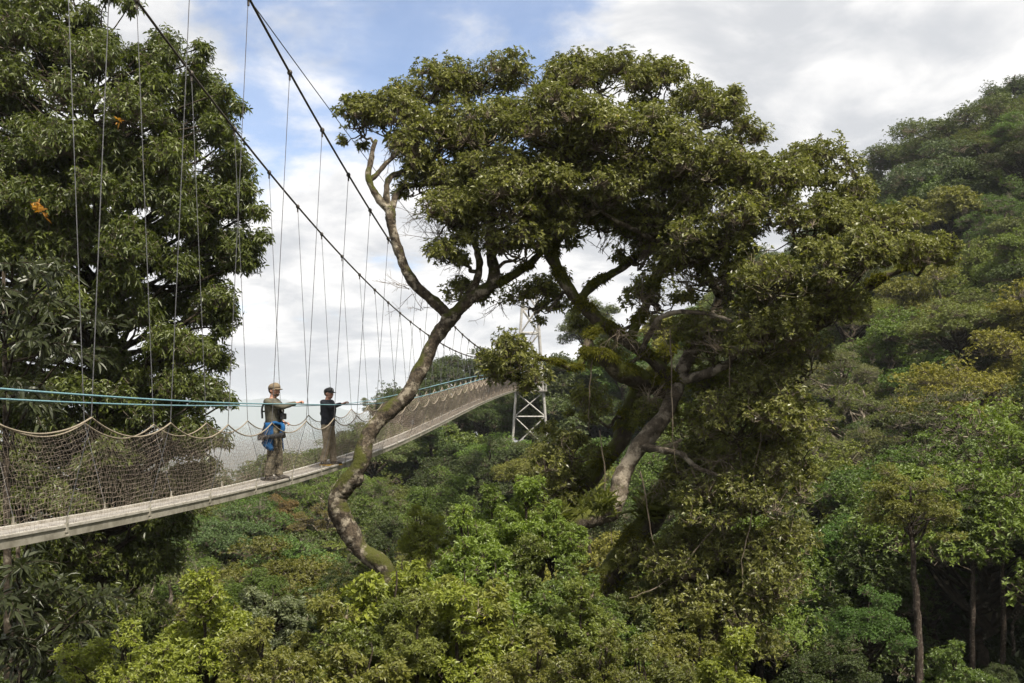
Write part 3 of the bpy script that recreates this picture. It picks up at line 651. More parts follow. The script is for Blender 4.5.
# ------------------------------------------------------------------ prototype trees
def proto(kind, H, R, seed):
    """returns crown, trunk, (twig) meshes for a tree H high and R in crown radius, base at the origin"""
    global rng
    keep = rng; rng = np.random.default_rng(seed)
    cr = MB(); tr = MB(); tw = MB()
    bark, leafm, twm = 'dark_bark', 'tree_leaf', 'twig'
    lean = rng.normal(0, .03, 2)*H
    cz = dict(round=.62, umbrella=.72, feathery=.66, bush=.62, tall=.74, far=.62)[kind]
    b_ = dict(round=.36, umbrella=.24, feathery=.30, bush=.34, tall=.24, far=.36)[kind]*H
    cen = np.array([lean[0], lean[1], cz*H])
    r0 = dict(round=.025, umbrella=.025, feathery=.02, bush=.012, tall=.017, far=.025)[kind]*H
    q = catmull(np.array([(0, 0, -H*1.3, r0*1.25), (0, 0, -H*.6, r0*1.15), (lean[0]*.2, 0, H*.2, r0), (lean[0]*.5, lean[1]*.5, H*.45, r0*.8), (lean[0], lean[1], H*.72, r0*.5), (lean[0], lean[1], H*.9, r0*.2)]), 5)
    q[2:-1, :2] += rng.normal(0, r0*(.12 if kind == 'tall' else .5), (len(q) - 3, 2))
    tr.tube(q[:, :3], q[:, 3], 9, True, .05)
    N, crr, n, k, L, W, thin = dict(round=(110, .19, 105, 6, .14, .066, 1), umbrella=(95, .20, 110, 6, .14, .066, 1), feathery=(110, .13, 80, 6, .105, .042, 1),
                                    bush=(95, .19, 46, 6, .092, .038, 1), tall=(60, .22, 75, 6, .16, .07, 1), far=(75, .23, 70, 5, .30, .15, 1))[kind]
    if kind == 'bush': L = (.075, .092, .118)[seed % 3]; W = L*.4; n = int(n*(.092/L)**1.5)
    d = sphere_dirs(N, dict(umbrella=-.15, feathery=-.5, bush=-.6).get(kind, -.45))
    # big lobes: push the clumps together round a few lobe directions
    ld = sphere_dirs(11 if kind != 'feathery' else 16, -.2)
    near = ld[np.argmax(d @ ld.T, 1)]
    d = nrm(d*.62 + near*.38)
    amp = 1 + .16*rng.normal(size=len(ld)); amp = amp[np.argmax(d @ ld.T, 1)]
    rad = rng.uniform(.5 if kind == 'bush' else .58, 1.02, N)*amp
    for i in range(N):
        p = cen + d[i]*rad[i]*np.array([R, R, b_])*.86
        kz = int(np.argmin(np.abs(q[:, 2] - (p[2] - .35*R)))); a = q[min(kz, len(q) - 3)]
        hubp = cen + near[i]*np.array([R, R, b_])*.45
        mid = branch_pts(a[:3], hubp, .08, 4, .05)
        pts = catmull(np.vstack([mid, (hubp + p)/2 + rng.normal(0, .04*R, 3), p]), 2)
        rr_ = np.linspace(a[3]*.35 + .01, .012, len(pts))
        tr.tube(pts, rr_, 5, False)
        c_r = crr*R*rng.uniform(.75, 1.25)
        up = dict(umbrella=.65, feathery=.45).get(kind, .5)
        clump(cr, tw, p, c_r, c_r*(.55 if kind in ('umbrella', 'feathery') else .75), int(n*rng.uniform(.45, 1.25)*(1 if kind != 'feathery' else .8)), k, L, W, up=up, zmin=-.3 if kind != 'bush' else -.7,
              tint=np.clip(rng.normal(.5, .15), 0, 1), inner=.55, spread=(.7, 1.5), twr=.007 if kind != 'bush' else .005, tw_every=4 if kind != 'feathery' else 2, six=False, fold=.18, droop=.15)
    if kind == 'feathery':
        for i in range(26):
            dd = sphere_dirs(1, -.3)[0]; spray(tw, cen + dd*rng.uniform(.6, .95)*np.array([R, R, b_]), dd, 7, .7, .007, .6)
    out = dict(crown=cr.mesh('crown', M['bush_leaf' if kind == 'bush' else leafm], tint=True),
               trunk=tr.mesh('trunk', M[dict(tall='tall_bark', feathery='pale_bark').get(kind, bark)], smooth=True),
               twigs=tw.mesh('twigs', M['pale_twig' if kind == 'feathery' else 'twig']), H=H, R=R, top=cz*H + b_*1.05)
    rng = keep
    return out
PR = {}
for kind, H, R, seeds in (('round', 12, 4.6, (1, 2)), ('umbrella', 12, 5.5, (3, 4)), ('feathery', 11, 4.6, (5, 6)), ('bush', 5, 1.25, (7, 8, 9)), ('tall', 18, 3.6, (10,)), ('far', 12, 5, (12, 13))):
    PR[kind] = [proto(kind, H, R, s) for s in seeds]
print('protos', time.time() - T0)
NTREE = 0
def tree_at(px, py, Y, wpx, kind, col, label, group=None, name='forest_tree', var=None, cat='tree', rz=None, hmin=.55):
    """a tree whose crown top shows at (px, py) from Y metres away and is wpx wide"""
    global NTREE
    p = P(px, py, Y); g = float(ground(p[0], p[1])) - .1
    pr = PR[kind][(NTREE if var is None else var) % len(PR[kind])]; NTREE += 1
    sxy = sz = (wpx/2*Y/F)/pr['R']
    g = p[2] - pr['top']*sz     # the stem runs on down into the ground
    o = empty(name, (p[0], p[1], g), rng.uniform(0, 6.28) if rz is None else rz)
    o.scale = (sxy, sxy, sz)
    tag(o, label, cat, group)
    for part in ('trunk', 'crown', 'twigs'):
        c = bpy.data.objects.new(part, pr[part]); C.objects.link(c); c.parent = o
        if part == 'crown': c.color = tuple(col) + (1,)
    return o
YG = (.135, .155, .024); GR = (.066, .098, .019); DK_ = (.036, .050, .013); OL = (.105, .108, .024); BG = (.064, .078, .030); LIME = (.105, .145, .024); BR = (.11, .075, .03); GY = (.10, .115, .065)
# lower foreground: young trees below the camera
for (px, py, Y, w, col, lab) in [
    (205, 566, 14.5, 130, YG, 'yellow green young tree below the deck, its dark stem showing, left of the pale limb'),
    (283, 572, 18.5, 84, GY, 'small rounded grey green bush between two yellow green ones under the bridge'),
    (118, 622, 13, 120, YG, 'low sunlit yellow green bush in the bottom left corner under the hanging dark leaves'),
    (328, 590, 14, 120, OL, 'olive leafy bush in front of the foot of the curved pale limb'),
    (405, 548, 15, 130, YG, 'bright leafy young tree right where the curved pale limb goes down into leaves'),
    (462, 505, 16.5, 110, LIME, 'fresh green young tree left of the dark elbow of the big trunk'),
    (525, 474, 18, 90, LIME, 'topmost fresh green spray just above the dark elbow of the big trunk'),
    (500, 545, 15.5, 130, LIME, 'fresh green leafy bush in front of the big trunk under its elbow'),
    (565, 560, 16, 110, (.075, .105, .022), 'green leafy bush right of the foot of the big trunk'),
    (455, 580, 13.5, 140, YG, 'yellow green bush at the bottom edge left of the big trunk'),
    (600, 615, 16, 100, GR, 'green bush at the bottom edge right of the big trunk'),
    (665, 612, 17, 100, OL, 'thin olive bush at the bottom under the mossy leaning limb'),
    (735, 625, 16.5, 100, YG, 'bush with bright yellow leaves at the bottom under the drooping crown'),
    (25, 650, 12.5, 110, DK_, 'dark bush in the very bottom left corner'),
    (418, 505, 22, 60, YG, 'small leafy spray of a young tree right of the curved pale limb under the deck'),
    (612, 560, 24, 110, DK_, 'dark leafy young tree standing between the two leaning trunks'),
    (365, 590, 17, 100, OL, 'olive young tree in the shade behind the foot of the curved limb'),
    (255, 618, 12.5, 120, OL, 'low olive bush at the bottom edge in front of the yellow green tree'),
    (160, 640, 11.5, 110, YG, 'yellow leafed bush at the bottom edge beside the low sunlit corner bush'),
    (385, 622, 12.5, 120, OL, 'olive bush at the bottom edge below the pale limb foot'),
    (552, 500, 18.5, 70, LIME, 'fresh green spray hiding the fork left of the elbow of the big trunk'),
    (492, 482, 19.5, 70, (.085, .12, .022), 'green spray left of the topmost one above the trunk elbow'),
    (640, 575, 19, 80, (.06, .075, .02), 'shaded bush at the foot of the mossy leaning trunk'),
    (585, 575, 17.5, 80, (.07, .10, .02), 'green bush in the fork between the two trunks'),
    (700, 600, 18, 90, OL, 'olive bush under the middle of the drooping crown'),
    (392, 545, 16.8, 84, YG, 'small yellow green spray hiding the lower end of the curved pale limb'),
    (535, 632, 13, 120, OL, 'low leafy bush at the bottom edge in front of the big trunk')]:
    tree_at(px, py, Y, w, 'bush', col, lab, 'young trees below the bridge', 'young_tree')
for i in range(34):
    px = rng.uniform(70, 800); Y = rng.uniform(12.5, 20)
    py = np.interp(px, [70, 150, 205, 260, 330, 400, 460, 530, 600, 680, 800], [650, 620, 590, 600, 610, 575, 540, 520, 590, 620, 640]) + rng.uniform(5, 70)
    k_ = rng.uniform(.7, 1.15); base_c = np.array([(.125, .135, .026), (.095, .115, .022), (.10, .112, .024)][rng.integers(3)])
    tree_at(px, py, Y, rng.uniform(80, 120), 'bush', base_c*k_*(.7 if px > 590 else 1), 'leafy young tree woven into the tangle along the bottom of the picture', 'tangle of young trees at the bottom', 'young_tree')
for (px, py, Y, w, kd, col, lab) in [(532, 432, 74, 60, 'round', (.05, .06, .018), 'dark leafy tree in front of the lower legs of the far tower'), (548, 436, 66, 60, 'round', OL, 'small olive tree right below the far tower')]:
    tree_at(px, py, Y, w, kd, col, lab, 'trees on the slope beyond the bridge')
# middle distance, left of the big tree and under the bridge
for (px, py, Y, w, kd, col, lab) in [
    (222, 512, 48, 130, 'umbrella', (.055, .085, .032), 'broad domed grey green tree directly under the bridge deck'),
    (300, 522, 44, 130, 'round', (.070, .115, .030), 'bright green domed tree just left of the curved pale limb'),
    (275, 497, 62, 60, 'round', BR, 'rusty brown leaved tree below the first walker'),
    (330, 498, 58, 70, 'feathery', (.12, .10, .035), 'olive brown tree below the second walker'),
    (215, 470, 75, 70, 'round', (.05, .055, .022), 'dark brownish tree seen through the net left of the first walker'),
    (262, 466, 82, 60, 'feathery', (.06, .06, .028), 'loose crowned tree seen through the net behind the first walker'),
    (320, 452, 85, 60, 'round', (.055, .07, .028), 'green tree seen through the net behind the second walker'),
    (395, 505, 52, 90, 'round', DK_, 'dark green tree right of the curved limb under the deck'),
    (440, 470, 60, 90, 'round', GR, 'green tree with bright leaf tips under the middle of the deck'),
    (375, 478, 66, 70, 'feathery', GR, 'open green tree just right of the limb crossing under the deck'),
    (490, 440, 68, 90, 'round', (.045, .06, .02), 'dark dense tree under the far end of the deck'),
    (470, 500, 46, 100, 'round', DK_, 'shaded tree behind the fresh green young trees in the centre'),
    (525, 455, 62, 80, 'umbrella', OL, 'olive tree below the far tower'),
    (418, 358, 105, 110, 'round', DK_, 'dark tree rising behind the hand ropes near the limb'),
    (462, 350, 110, 110, 'umbrella', DK_, 'flat topped dark tree behind the bridge, left of the leaf clump'),
    (400, 388, 100, 50, 'round', DK_, 'small dark tree behind the hand ropes beside the limb'),
    (375, 395, 96, 36, 'feathery', GY, 'thin grey tree behind the ropes right of the second walker'),
    (350, 425, 92, 50, 'round', (.05, .055, .022), 'dull green tree behind the net between second walker and limb'),
    (492, 366, 112, 90, 'round', GR, 'green tree behind the far stretch of netting'),
    (585, 395, 95, 110, 'umbrella', (.06, .08, .028), 'broad green tree right of the far tower'),
    (576, 434, 80, 70, 'round', OL, 'olive tree in front of the foot of the far tower'),
    (620, 370, 100, 90, 'round', GR, 'green tree seen through the gap under the mossy arching limb'),
    (590, 300, 125, 70, 'round', BG, 'pale green tree top seen through the gap in the big crown'),
    (650, 440, 60, 110, 'round', GR, 'green tree behind the pale upright limb'),
    (185, 545, 40, 90, 'round', GR, 'green tree at the edge of the dark evergreen below the deck'),
    (160, 520, 60, 90, 'round', DK_, 'dark tree half hidden by the evergreen below the deck'),
    (340, 565, 34, 90, 'round', DK_, 'dark tree in the hollow under the curved pale limb'),
    (250, 560, 30, 80, 'round', GR, 'rounded green tree behind the grey green bush'),
    (430, 540, 30, 90, 'feathery', OL, 'open olive tree behind the bright young tree at lower centre')]:
    tree_at(px, py, Y, w, kd, col, lab, 'trees on the slope beyond the bridge')
# right hand hillside
for (px, py, Y, w, kd, col, lab) in [
    (1012, 64, 124, 90, 'round', DK_, 'dark spreading tree standing alone on the skyline at top right'),
    (935, 122, 122, 150, 'umbrella', BG, 'broad grey green tree on the skyline left of the lone dark one'),
    (990, 112, 112, 150, 'umbrella', BG, 'wide domed grey green tree under the lone skyline tree'),
    (955, 150, 104, 170, 'umbrella', (.056, .075, .036), 'layered grey green tree in the middle of the upper right hillside'),
    (1020, 158, 96, 140, 'umbrella', BG, 'grey green layered tree at the right edge of the upper hillside'),
    (895, 150, 126, 80, 'round', (.065, .075, .026), 'olive tree where the skyline drops behind the big crown'),
    (862, 175, 130, 60, 'feathery', DK_, 'small dark tree on the skyline just right of the big crown'),
    (905, 190, 112, 90, 'round', OL, 'olive tree under the grey green hillside canopy'),
    (945, 215, 98, 110, 'round', (.08, .09, .024), 'yellowish tree in the dip of the hillside above the right lobe'),
    (1000, 235, 84, 120, 'round', DK_, 'shaded tree at right under the layered canopy'),
    (985, 262, 74, 110, 'feathery', OL, 'thin leaved olive tree at right with bare twigs'),
    (930, 268, 88, 90, 'round', OL, 'olive tree behind the tip of the right lobe'),
    (1010, 290, 62, 110, 'umbrella', (.09, .105, .03), 'yellow green domed tree at the right edge half way up'),
    (960, 300, 56, 130, 'umbrella', (.095, .11, .032), 'yellow green umbrella tree right of the big crown'),
    (895, 305, 66, 130, 'feathery', (.095, .10, .04), 'pale feathery tree with bare pinkish twigs right of the big crown'),
    (850, 345, 58, 110, 'feathery', (.09, .095, .04), 'pale feathery tree close against the big crown on its right'),
    (920, 375, 50, 150, 'feathery', (.08, .095, .026), 'open tree with pale forked branches in the middle right'),
    (1000, 380, 54, 110, 'round', GR, 'mid green tree with reddish tips at the right edge'),
    (870, 420, 48, 120, 'feathery', (.09, .095, .03), 'yellowish leafed tree with mossy boughs above the dark hollow'),
    (960, 440, 52, 130, 'feathery', (.07, .07, .035), 'tree with bare purplish twigs at right above the tall trunk'),
    (1015, 470, 40, 100, 'feathery', GR, 'green leafed tree with one pale bare branch at the right edge'),
    (845, 520, 34, 110, 'round', (.050, .095, .018), 'fresh green leafy tree at lower right beside the big crown'),
    (800, 580, 30, 110, 'round', (.045, .080, .016), 'green tree at lower right below the big crown'),
    (868, 590, 27, 90, 'round', (.045, .085, .016), 'green tree left of the tall bare trunk'),
    (950, 640, 25, 90, 'bush', GR, 'low leafy bush just right of the foot of the long straight trunk'),
    (1012, 575, 33, 70, 'feathery', (.05, .06, .022), 'dull reddish green tree at the lower right edge'),
    (995, 655, 27, 60, 'round', DK_, 'dark bush like tree in the lower right corner'),
    (830, 640, 26, 110, 'round', DK_, 'dark tree at the bottom right of the big crown'),
    (760, 480, 44, 120, 'round', DK_, 'dark tree behind the drooping right side of the big crown'),
    (820, 440, 52, 100, 'round', DK_, 'dark tree in the hollow right of the big crown')]:
    tree_at(px, py, Y, w, kd, col, lab, 'trees on the right hillside')
for (px, py, Y, w, lab) in [(920, 462, 28.5, 95, 'tall tree with long straight brown trunk at lower right'), (972, 492, 30, 60, 'slim tall tree right of the long straight trunk'), (1003, 500, 31, 66, 'thin tall tree nearest the right edge, beside two straight trunks')]:
    tree_at(px, py, Y, w, 'tall', OL if Y < 29 else DK_, lab, 'tall straight trees at lower right', 'tall_tree', hmin=1.0)
# the closed forest behind them
TLX = [0, 180, 240, 300, 350, 380, 420, 480, 560, 700, 850, 900, 950, 1000, 1024]
TLY = [460, 468, 466, 456, 438, 408, 378, 372, 340, 300, 185, 155, 130, 112, 105]     # the tree line of the photograph
spots = []
for zone, want, xlo, xhi, ymax in (('left', 85, -.36, .03, 112), ('right', 165, .03, .62, 150)):
    n = 0
    for _ in range(9000):
        if n >= want: break
        Y = math.sqrt(rng.uniform(30**2, ymax**2)); X = rng.uniform(xlo, xhi)*Y
        if X < 0 and abs(X - (BX + BS*Y)) < 4 and ground(X, Y) > -9: continue
        dm = 3.6 + Y*.012
        if any((X - a)**2 + (Y - b)**2 < dm*dm for a, b in spots): continue
        hgt = rng.uniform(7.5, 10.5); px = CX + X/Y*F; pt = HY - (float(ground(X, Y)) + hgt)/Y*F
        if pt < np.interp(px, TLX, TLY): continue
        if px > 815 and Y < 38 and pt > 430: continue
        if 488 < px < 606 and Y < 92 and pt < 434: continue
        spots.append((X, Y)); n += 1
        col = np.array([DK_, GR, OL, BG, (.05, .066, .018), (.085, .105, .022)][rng.integers(6)])*rng.uniform(.65, 1.3)*np.array([rng.uniform(.85, 1.10), 1, .9])
        tree_at(px, pt, Y, 8.6*F/Y*rng.uniform(.8, 1.2), ['far', 'umbrella'][rng.integers(2)] if Y > 85 else ['round', 'round', 'feathery', 'umbrella'][rng.integers(4)], col,
                'evergreen in the closed forest below and beyond the bridge' if zone == 'left' else 'evergreen in the closed forest of the right hillside',
                'closed forest beyond the bridge' if zone == 'left' else 'closed forest of the right hillside')
    print(zone, n)
# undergrowth over the forest floor
mb = MB(); n = 40000
Y = rng.uniform(9, 150, n); X = rng.uniform(-.62, .66, n)*Y
pos = np.stack([X, Y, ground(X, Y) + rng.uniform(.1, 1.6, n)], 1)
rosettes(mb, pos, np.array([[0, 0, 1.0]]) + rng.normal(0, .4, (n, 3)), 7, .45, .16, spread=(.5, 1.5), droop=.2)
ug = mb.build('undergrowth', M['tree_leaf'], tint=True); ug.color = (.022, .032, .010, 1)
tag(ug, 'dark leafy undergrowth covering the forest floor', 'undergrowth', kind='stuff')
print('trees', NTREE, time.time() - T0)


# ------------------------------------------------------------------ the two walkers
def remesh(mb_, name, mt, parent, vox, smooth_it=4):
    o = mb_.build(name + '_src', mt)
    md = o.modifiers.new('r', 'REMESH'); md.mode = 'VOXEL'; md.voxel_size = vox; md.use_smooth_shade = True
    ms = o.modifiers.new('s', 'SMOOTH'); ms.iterations = smooth_it; ms.factor = .5
    bpy.context.view_layer.update()
    dg = bpy.context.evaluated_depsgraph_get()
    me = bpy.data.meshes.new_from_object(o.evaluated_get(dg)); old = o.data
    bpy.data.objects.remove(o); bpy.data.meshes.remove(old)
    me.name = name; me.materials.clear(); me.materials.append(mt)
    n = bpy.data.objects.new(name, me); C.objects.link(n); n.parent = parent; return n
def ring(cx, cy, z, ax, ay, m=18, tilt=0.0):
    t = np.arange(m)/m*2*math.pi
    return np.stack([cx + ax*np.cos(t), cy + ay*np.sin(t), z + tilt*np.cos(t)], 1)
M['skin'] = plain_mat('skin', (.44, .24, .17), (.36, .18, .125), .55, nscale=25)
def cloth(name, a, b, sc_=14, **k): return plain_mat(name, a, b, .9, nscale=sc_, spec=.15, bump=.35, **k)
M['shirt'] = cloth('shirt', (.105, .098, .075), (.070, .066, .05))
M['camo'] = cloth('camo', (.135, .115, .08), (.055, .048, .035), 9, lo=.45, hi=.52)
M['khaki'] = cloth('khaki', (.25, .205, .14), (.18, .145, .10))
M['navy'] = cloth('navy', (.038, .040, .050), (.022, .024, .030))
M['blue'] = cloth('blue', (.012, .072, .19), (.008, .045, .12), 10)
M['tan_cap'] = cloth('tan_cap', (.19, .15, .10), (.13, .10, .07)); M['black'] = plain_mat('black', (.014, .014, .015), (.025, .025, .026), .5)
M['hair'] = plain_mat('hair', (.06, .042, .03), (.10, .072, .052), .8); M['boot'] = plain_mat('boot', (.03, .027, .024), (.06, .05, .042), .7)
M['yellow'] = plain_mat('yellow', (.42, .26, .03), (.33, .2, .03), .6); M['white_mark'] = plain_mat('white_mark', (.7, .7, .7), (.5, .5, .5), .7)
M['eye'] = plain_mat('eye', (.02, .015, .012), (.03, .02, .015), .3)
def hand(m, w, fwd, grip, side):
    """palm and five fingers in local space. w wrist, grip: curl over a rope lying along local y"""
    w = np.array(w, float); f = nrm(np.array(fwd, float)); lat = np.array([0, 1.0, 0]); up = np.cross(f, lat); up = up/np.linalg.norm(up)
    pc = w + f*.055
    m.ell(pc, (.058, .042, .019), 8, 12, np.stack([f, lat, up], 1))
    for i, (yy, ln) in enumerate(((-.030, .062), (-.010, .074), (.011, .070), (.030, .055))):
        k = w + f*.090 + lat*yy
        if grip: pts = [pc + lat*yy*.7, k + up*.012, k + f*ln*.45 + up*.008, k + f*ln*.62 - up*.022, k + f*ln*.30 - up*.040]
        else: pts = [pc + lat*yy*.7, k, k + f*ln*.45 - up*.006, k + f*ln*.8 - up*.02, k + f*ln - up*.036]
        m.tube(catmull(pts, 3), np.linspace(.0105, .0075, 13), 8)
    a = w + f*.03 + lat*side*.03
    m.tube(catmull([a, a + f*.025 + lat*side*.024 - up*.012, a + f*.055 + lat*side*.016 - up*.03], 3), np.linspace(.013, .009, 7), 8)
def person(loc, rz, H, look, arms, legs, mats, label):
    """local axes: x forward, y left, z up. arms: (shoulder, elbow, wrist, grip) right then left"""
    root = tag(empty('person', loc, rz), label, 'person'); root.scale = (H/1.78*1.10, H/1.78*1.10, H/1.78)
    body = MB(); sh = MB(); tr = MB()
    tor = [(.92, 0, .10, .155), (1.00, 0, .112, .165), (1.08, .005, .105, .150), (1.18, .01, .112, .160), (1.30, .012, .122, .178), (1.43, .0, .110, .188), (1.485, -.012, .090, .155), (1.525, -.012, .064, .080)]
    body.loft([ring(x, 0, z, a*.93, b*.93) for z, x, a, b in tor])
    bk = mats.get('bulk', 1.0); sh.loft([ring(x, 0, z, (a*1.13 + .008)*bk, (b*1.08 + .008)*bk) for z, x, a, b in tor])
    body.tube(catmull([(-.02, 0, 1.45), (.0, 0, 1.53), (.018, 0, 1.60)], 4), .058, 14)
    # head turned by look
    ca, sa = math.cos(look), math.sin(look); R_ = np.array([[ca, -sa, 0], [sa, ca, 0], [0, 0, 1.0]]); hc = np.array([.025, 0, 1.665])
    hp = lambda x, y, z: hc + R_ @ np.array([x, y, z])
    body.ell(hc + [0, 0, .02], (.098, .078, .105), 14, 18, R_)
    body.ell(hp(.03, 0, -.055), (.062, .058, .062), 10, 14, R_)      # jaw
    body.ell(hp(.062, 0, -.092), (.026, .028, .022), 8, 10, R_)      # chin
    body.ell(hp(.103, 0, -.012), (.020, .013, .024), 8, 10, R_)      # nose
    body.ell(hp(.094, 0, .012), (.010, .010, .028), 8, 10, R_)
    body.ell(hp(.078, 0, .040), (.022, .060, .014), 8, 10, R_)       # brow
    body.ell(hp(.086, 0, -.056), (.016, .026, .008), 8, 10, R_); body.ell(hp(.084, 0, -.068), (.015, .022, .008), 8, 10, R_)   # lips
    for y in (-1, 1):
        body.ell(hp(-.005, y*.080, -.005), (.020, .010, .032), 8, 10, R_)
        body.ell(hp(.062, y*.042, -.025), (.025, .022, .022), 8, 10, R_)   # cheek
    for (s, e, w, grip, sd) in arms:
        s, e, w = map(np.array, (s, e, w))
        body.tube(catmull([s*np.array([1, .75, 1]), s, (s + e)/2, e, (e + w)/2, w], 4), np.interp(np.linspace(0, 1, 21), [0, .2, .4, .6, .75, 1], [.05, .056, .047, .041, .040, .026]), 14)
        sh.tube(catmull([s*np.array([1, .6, 1]), s, (s + e)/2, e, (e + w)/2, w - (w - e)*.06], 4), np.interp(np.linspace(0, 1, 21), [0, .2, .4, .6, .75, 1], [.07, .074, .062, .056, .052, .042]) + .003*np.sin(np.arange(21)*2.1), 14)
        hand(body, w, w - e, grip, sd)
    for (h, k, a, toe) in legs:
        h, k, a = map(np.array, (h, k, a))
        body.tube(catmull([h + [0, 0, .06], h, (h + k)/2, k, (k + a)/2, a], 4), np.interp(np.linspace(0, 1, 21), [0, .2, .4, .6, .75, 1], [.085, .088, .072, .055, .055, .038]), 14)
        tr.tube(catmull([h + [0, 0, .06], h, (h + k)/2, k, (k + a)/2, a + [0, 0, -.01]], 4), np.interp(np.linspace(0, 1, 21), [0, .2, .4, .6, .75, 1], [.10, .108, .094, .082, .078, .075]) + .004*np.sin(np.arange(21)*1.7), 16)
        b = MB(); f = nrm(np.array([toe[0], toe[1], 0.0])); l = np.array([-f[1], f[0], 0]); R2 = np.stack([f, l, [0, 0, 1.0]], 1)
        c = np.array([a[0], a[1], 0.0])
        b.ell(c + f*.06 + [0, 0, .048], (.14, .048, .045), 10, 16, R2); b.tube([c + [0, 0, .05], c + [0, 0, .17]], [.055, .056], 14)
        o = remesh(b, 'boot', M['boot'], root, .012, 3)
        sl = MB(); sl.loft([np.stack([c + f*(.055 + .145*math.cos(t)) + l*.05*math.sin(t) + [0, 0, z] for t in np.arange(20)/20*6.2832]) for z in (.0, .026)])
        sl.build('sole', mats['sole'], o)
        body.ell(c + f*.05 + [0, 0, .045], (.11, .036, .034), 8, 12, R2); body.tube([a, c + [0, 0, .05]], .038, 12)
    tr.loft([ring(0, 0, z, a, b) for z, a, b in ((.84, .10, .15), (.92, .116, .172), (1.0, .122, .176), (1.06, .116, .164))])
    remesh(body, 'body', M['skin'], root, .0085, 3)
    remesh(sh, mats['top_name'], mats['top'], root, .014, 5)
    remesh(tr, 'trousers', mats['legs'], root, .014, 5)
    m = MB()
    for y in (-1, 1): m.ell(hp(.088, y*.034, .014), (.009, .012, .008), 6, 8, R_)
    m.build('eyes', M['eye'], root, smooth=True)
    m = MB(); m.ell(hp(-.022, 0, .018), (.088, .086, .092), 12, 16, R_); m.build('hair', M['hair'], root, smooth=True)
    # cap: crown, band and brim
    m = MB(); rg = []
    for z, k in ((.035, 1.0), (.055, 1.02), (.085, .99), (.115, .84), (.135, .55), (.142, .2)):
        rg.append(np.array([hp(-.004 + .112*k*math.cos(t), .092*k*math.sin(t), z + .012*math.cos(t)) for t in np.arange(20)/20*6.2832]))
    m.loft(rg)
    top = []; bot = []
    for t in np.linspace(-1.15, 1.15, 13):
        for (arr, dz) in ((top, .004), (bot, -.004)):
            arr.append([hp(.10*math.cos(t)*.95, .088*math.sin(t), .045 + dz), hp(.10*math.cos(t) + .085*max(0, math.cos(t*1.25)), .084*math.sin(t), .03 - .012*abs(math.sin(t)) + dz)])
    V = np.array(top + bot).reshape(-1, 3); n = 13; Q = []
    for i in range(n - 1):
        Q += [[2*i, 2*i + 1, 2*i + 3, 2*i + 2], [2*(n + i), 2*(n + i) + 2, 2*(n + i) + 3, 2*(n + i) + 1], [2*i + 1, 2*(n + i) + 1, 2*(n + i) + 3, 2*i + 3]]
    m.add(V, Q); cap = m.build('cap', mats['cap'], root, smooth=True)
    return root, hp, cap
p1 = np.array([-4.42, 18.40, float(deckz(18.4)) + .006]); p2 = np.array([-4.09, 22.10, float(deckz(22.1)) + .006])
hr = lambda Y: bp(.56, np.array(Y), deckz(Y) + 1.23 + .19*min(1.0, max(.25, (30 - Y)/12)))
def loc_of(pw, p, rz, H):
    d = (pw - p)/(H/1.78)/np.array([1.10, 1.10, 1]); return np.array([d[0]*math.cos(rz) + d[1]*math.sin(rz), -d[0]*math.sin(rz) + d[1]*math.cos(rz), d[2]])
rz1 = math.radians(-6); g1 = loc_of(hr(18.45), p1, rz1, 1.77); g1b = loc_of(hr(18.62), p1, rz1, 1.77)
A1 = [((-.02, -.205, 1.455), tuple((np.array([-.02, -.205, 1.455]) + g1)/2 + [-.04, -.09, -.07]), tuple(g1 + [-.11, 0, .022]), True, 1),
      ((-.02, .205, 1.455), (-.10, .29, 1.15), (.13, .17, 1.08), True, -1)]
root, hp, cap = person(p1, rz1, 1.77, math.radians(-28), A1, [((0, -.095, .90), (.02, -.105, .49), (-.04, -.11, .10), (1, -.15)), ((0, .095, .90), (.05, .105, .49), (.06, .11, .10), (1, .1))],
    dict(top=M['shirt'], top_name='shirt', legs=M['camo'], cap=M['tan_cap'], sole=M['boot']), 'person in tan cap and olive shirt, blue jacket tied at the waist, holding the rope')
m = MB(); m.ell(hp(.040, 0, -.072), (.056, .057, .036), 10, 14); m.build('beard', M['hair'], root, smooth=True)
# blue jacket tied round the waist, its body hanging behind and on the right
m = MB(); th = np.linspace(math.radians(-62), math.radians(-330), 40) ; rows_ = []
for i, t in enumerate(np.linspace(0, 1, 9)):
    z = 1.075 - t*(.44 + .06*np.sin(th*3) - .16*np.clip(np.cos(th - math.pi), -1, 0) - .10*(np.sin(th) > .2))
    rr = 1 + .10*t + .05*t*np.sin(th*9 + t*2)
    rows_.append(np.stack([(.140 + .02*t)*rr*np.cos(th), (.198 + .01*t)*rr*np.sin(th), z], 1))
V = np.array(rows_); a_, b_ = V.shape[:2]; ii = np.arange(a_ - 1)[:, None]; jj = np.arange(b_ - 1)[None]
m.add(V.reshape(-1, 3), np.stack([ii*b_ + jj, ii*b_ + jj + 1, (ii+1)*b_ + jj + 1, (ii+1)*b_ + jj], -1).reshape(-1, 4))
m.tube(catmull([(.14*math.cos(t), .20*math.sin(t), 1.06 + .015*math.sin(5*t)) for t in np.linspace(-1.3, 1.3, 7)], 4), .030, 10)
m.tube(catmull([(.15, -.05, 1.06), (.20, -.07, 1.0), (.19, -.09, .90), (.18, -.08, .80)], 4), np.linspace(.035, .045, 13), 10)
j_ = m.build('waist_jacket', M['blue'], root, smooth=True); sm = j_.modifiers.new('thick', 'SOLIDIFY'); sm.thickness = .014
m = MB(); m.box((.185, -.02, 1.19), (.06, .15, .11)); m.box((.215, -.02, 1.19), (.02, .11, .08)); m.tube([(.17, -.02, 1.24), (.12, -.10, 1.40)], .012, 6); m.tube([(.17, -.02, 1.24), (.12, .10, 1.40)], .012, 6)
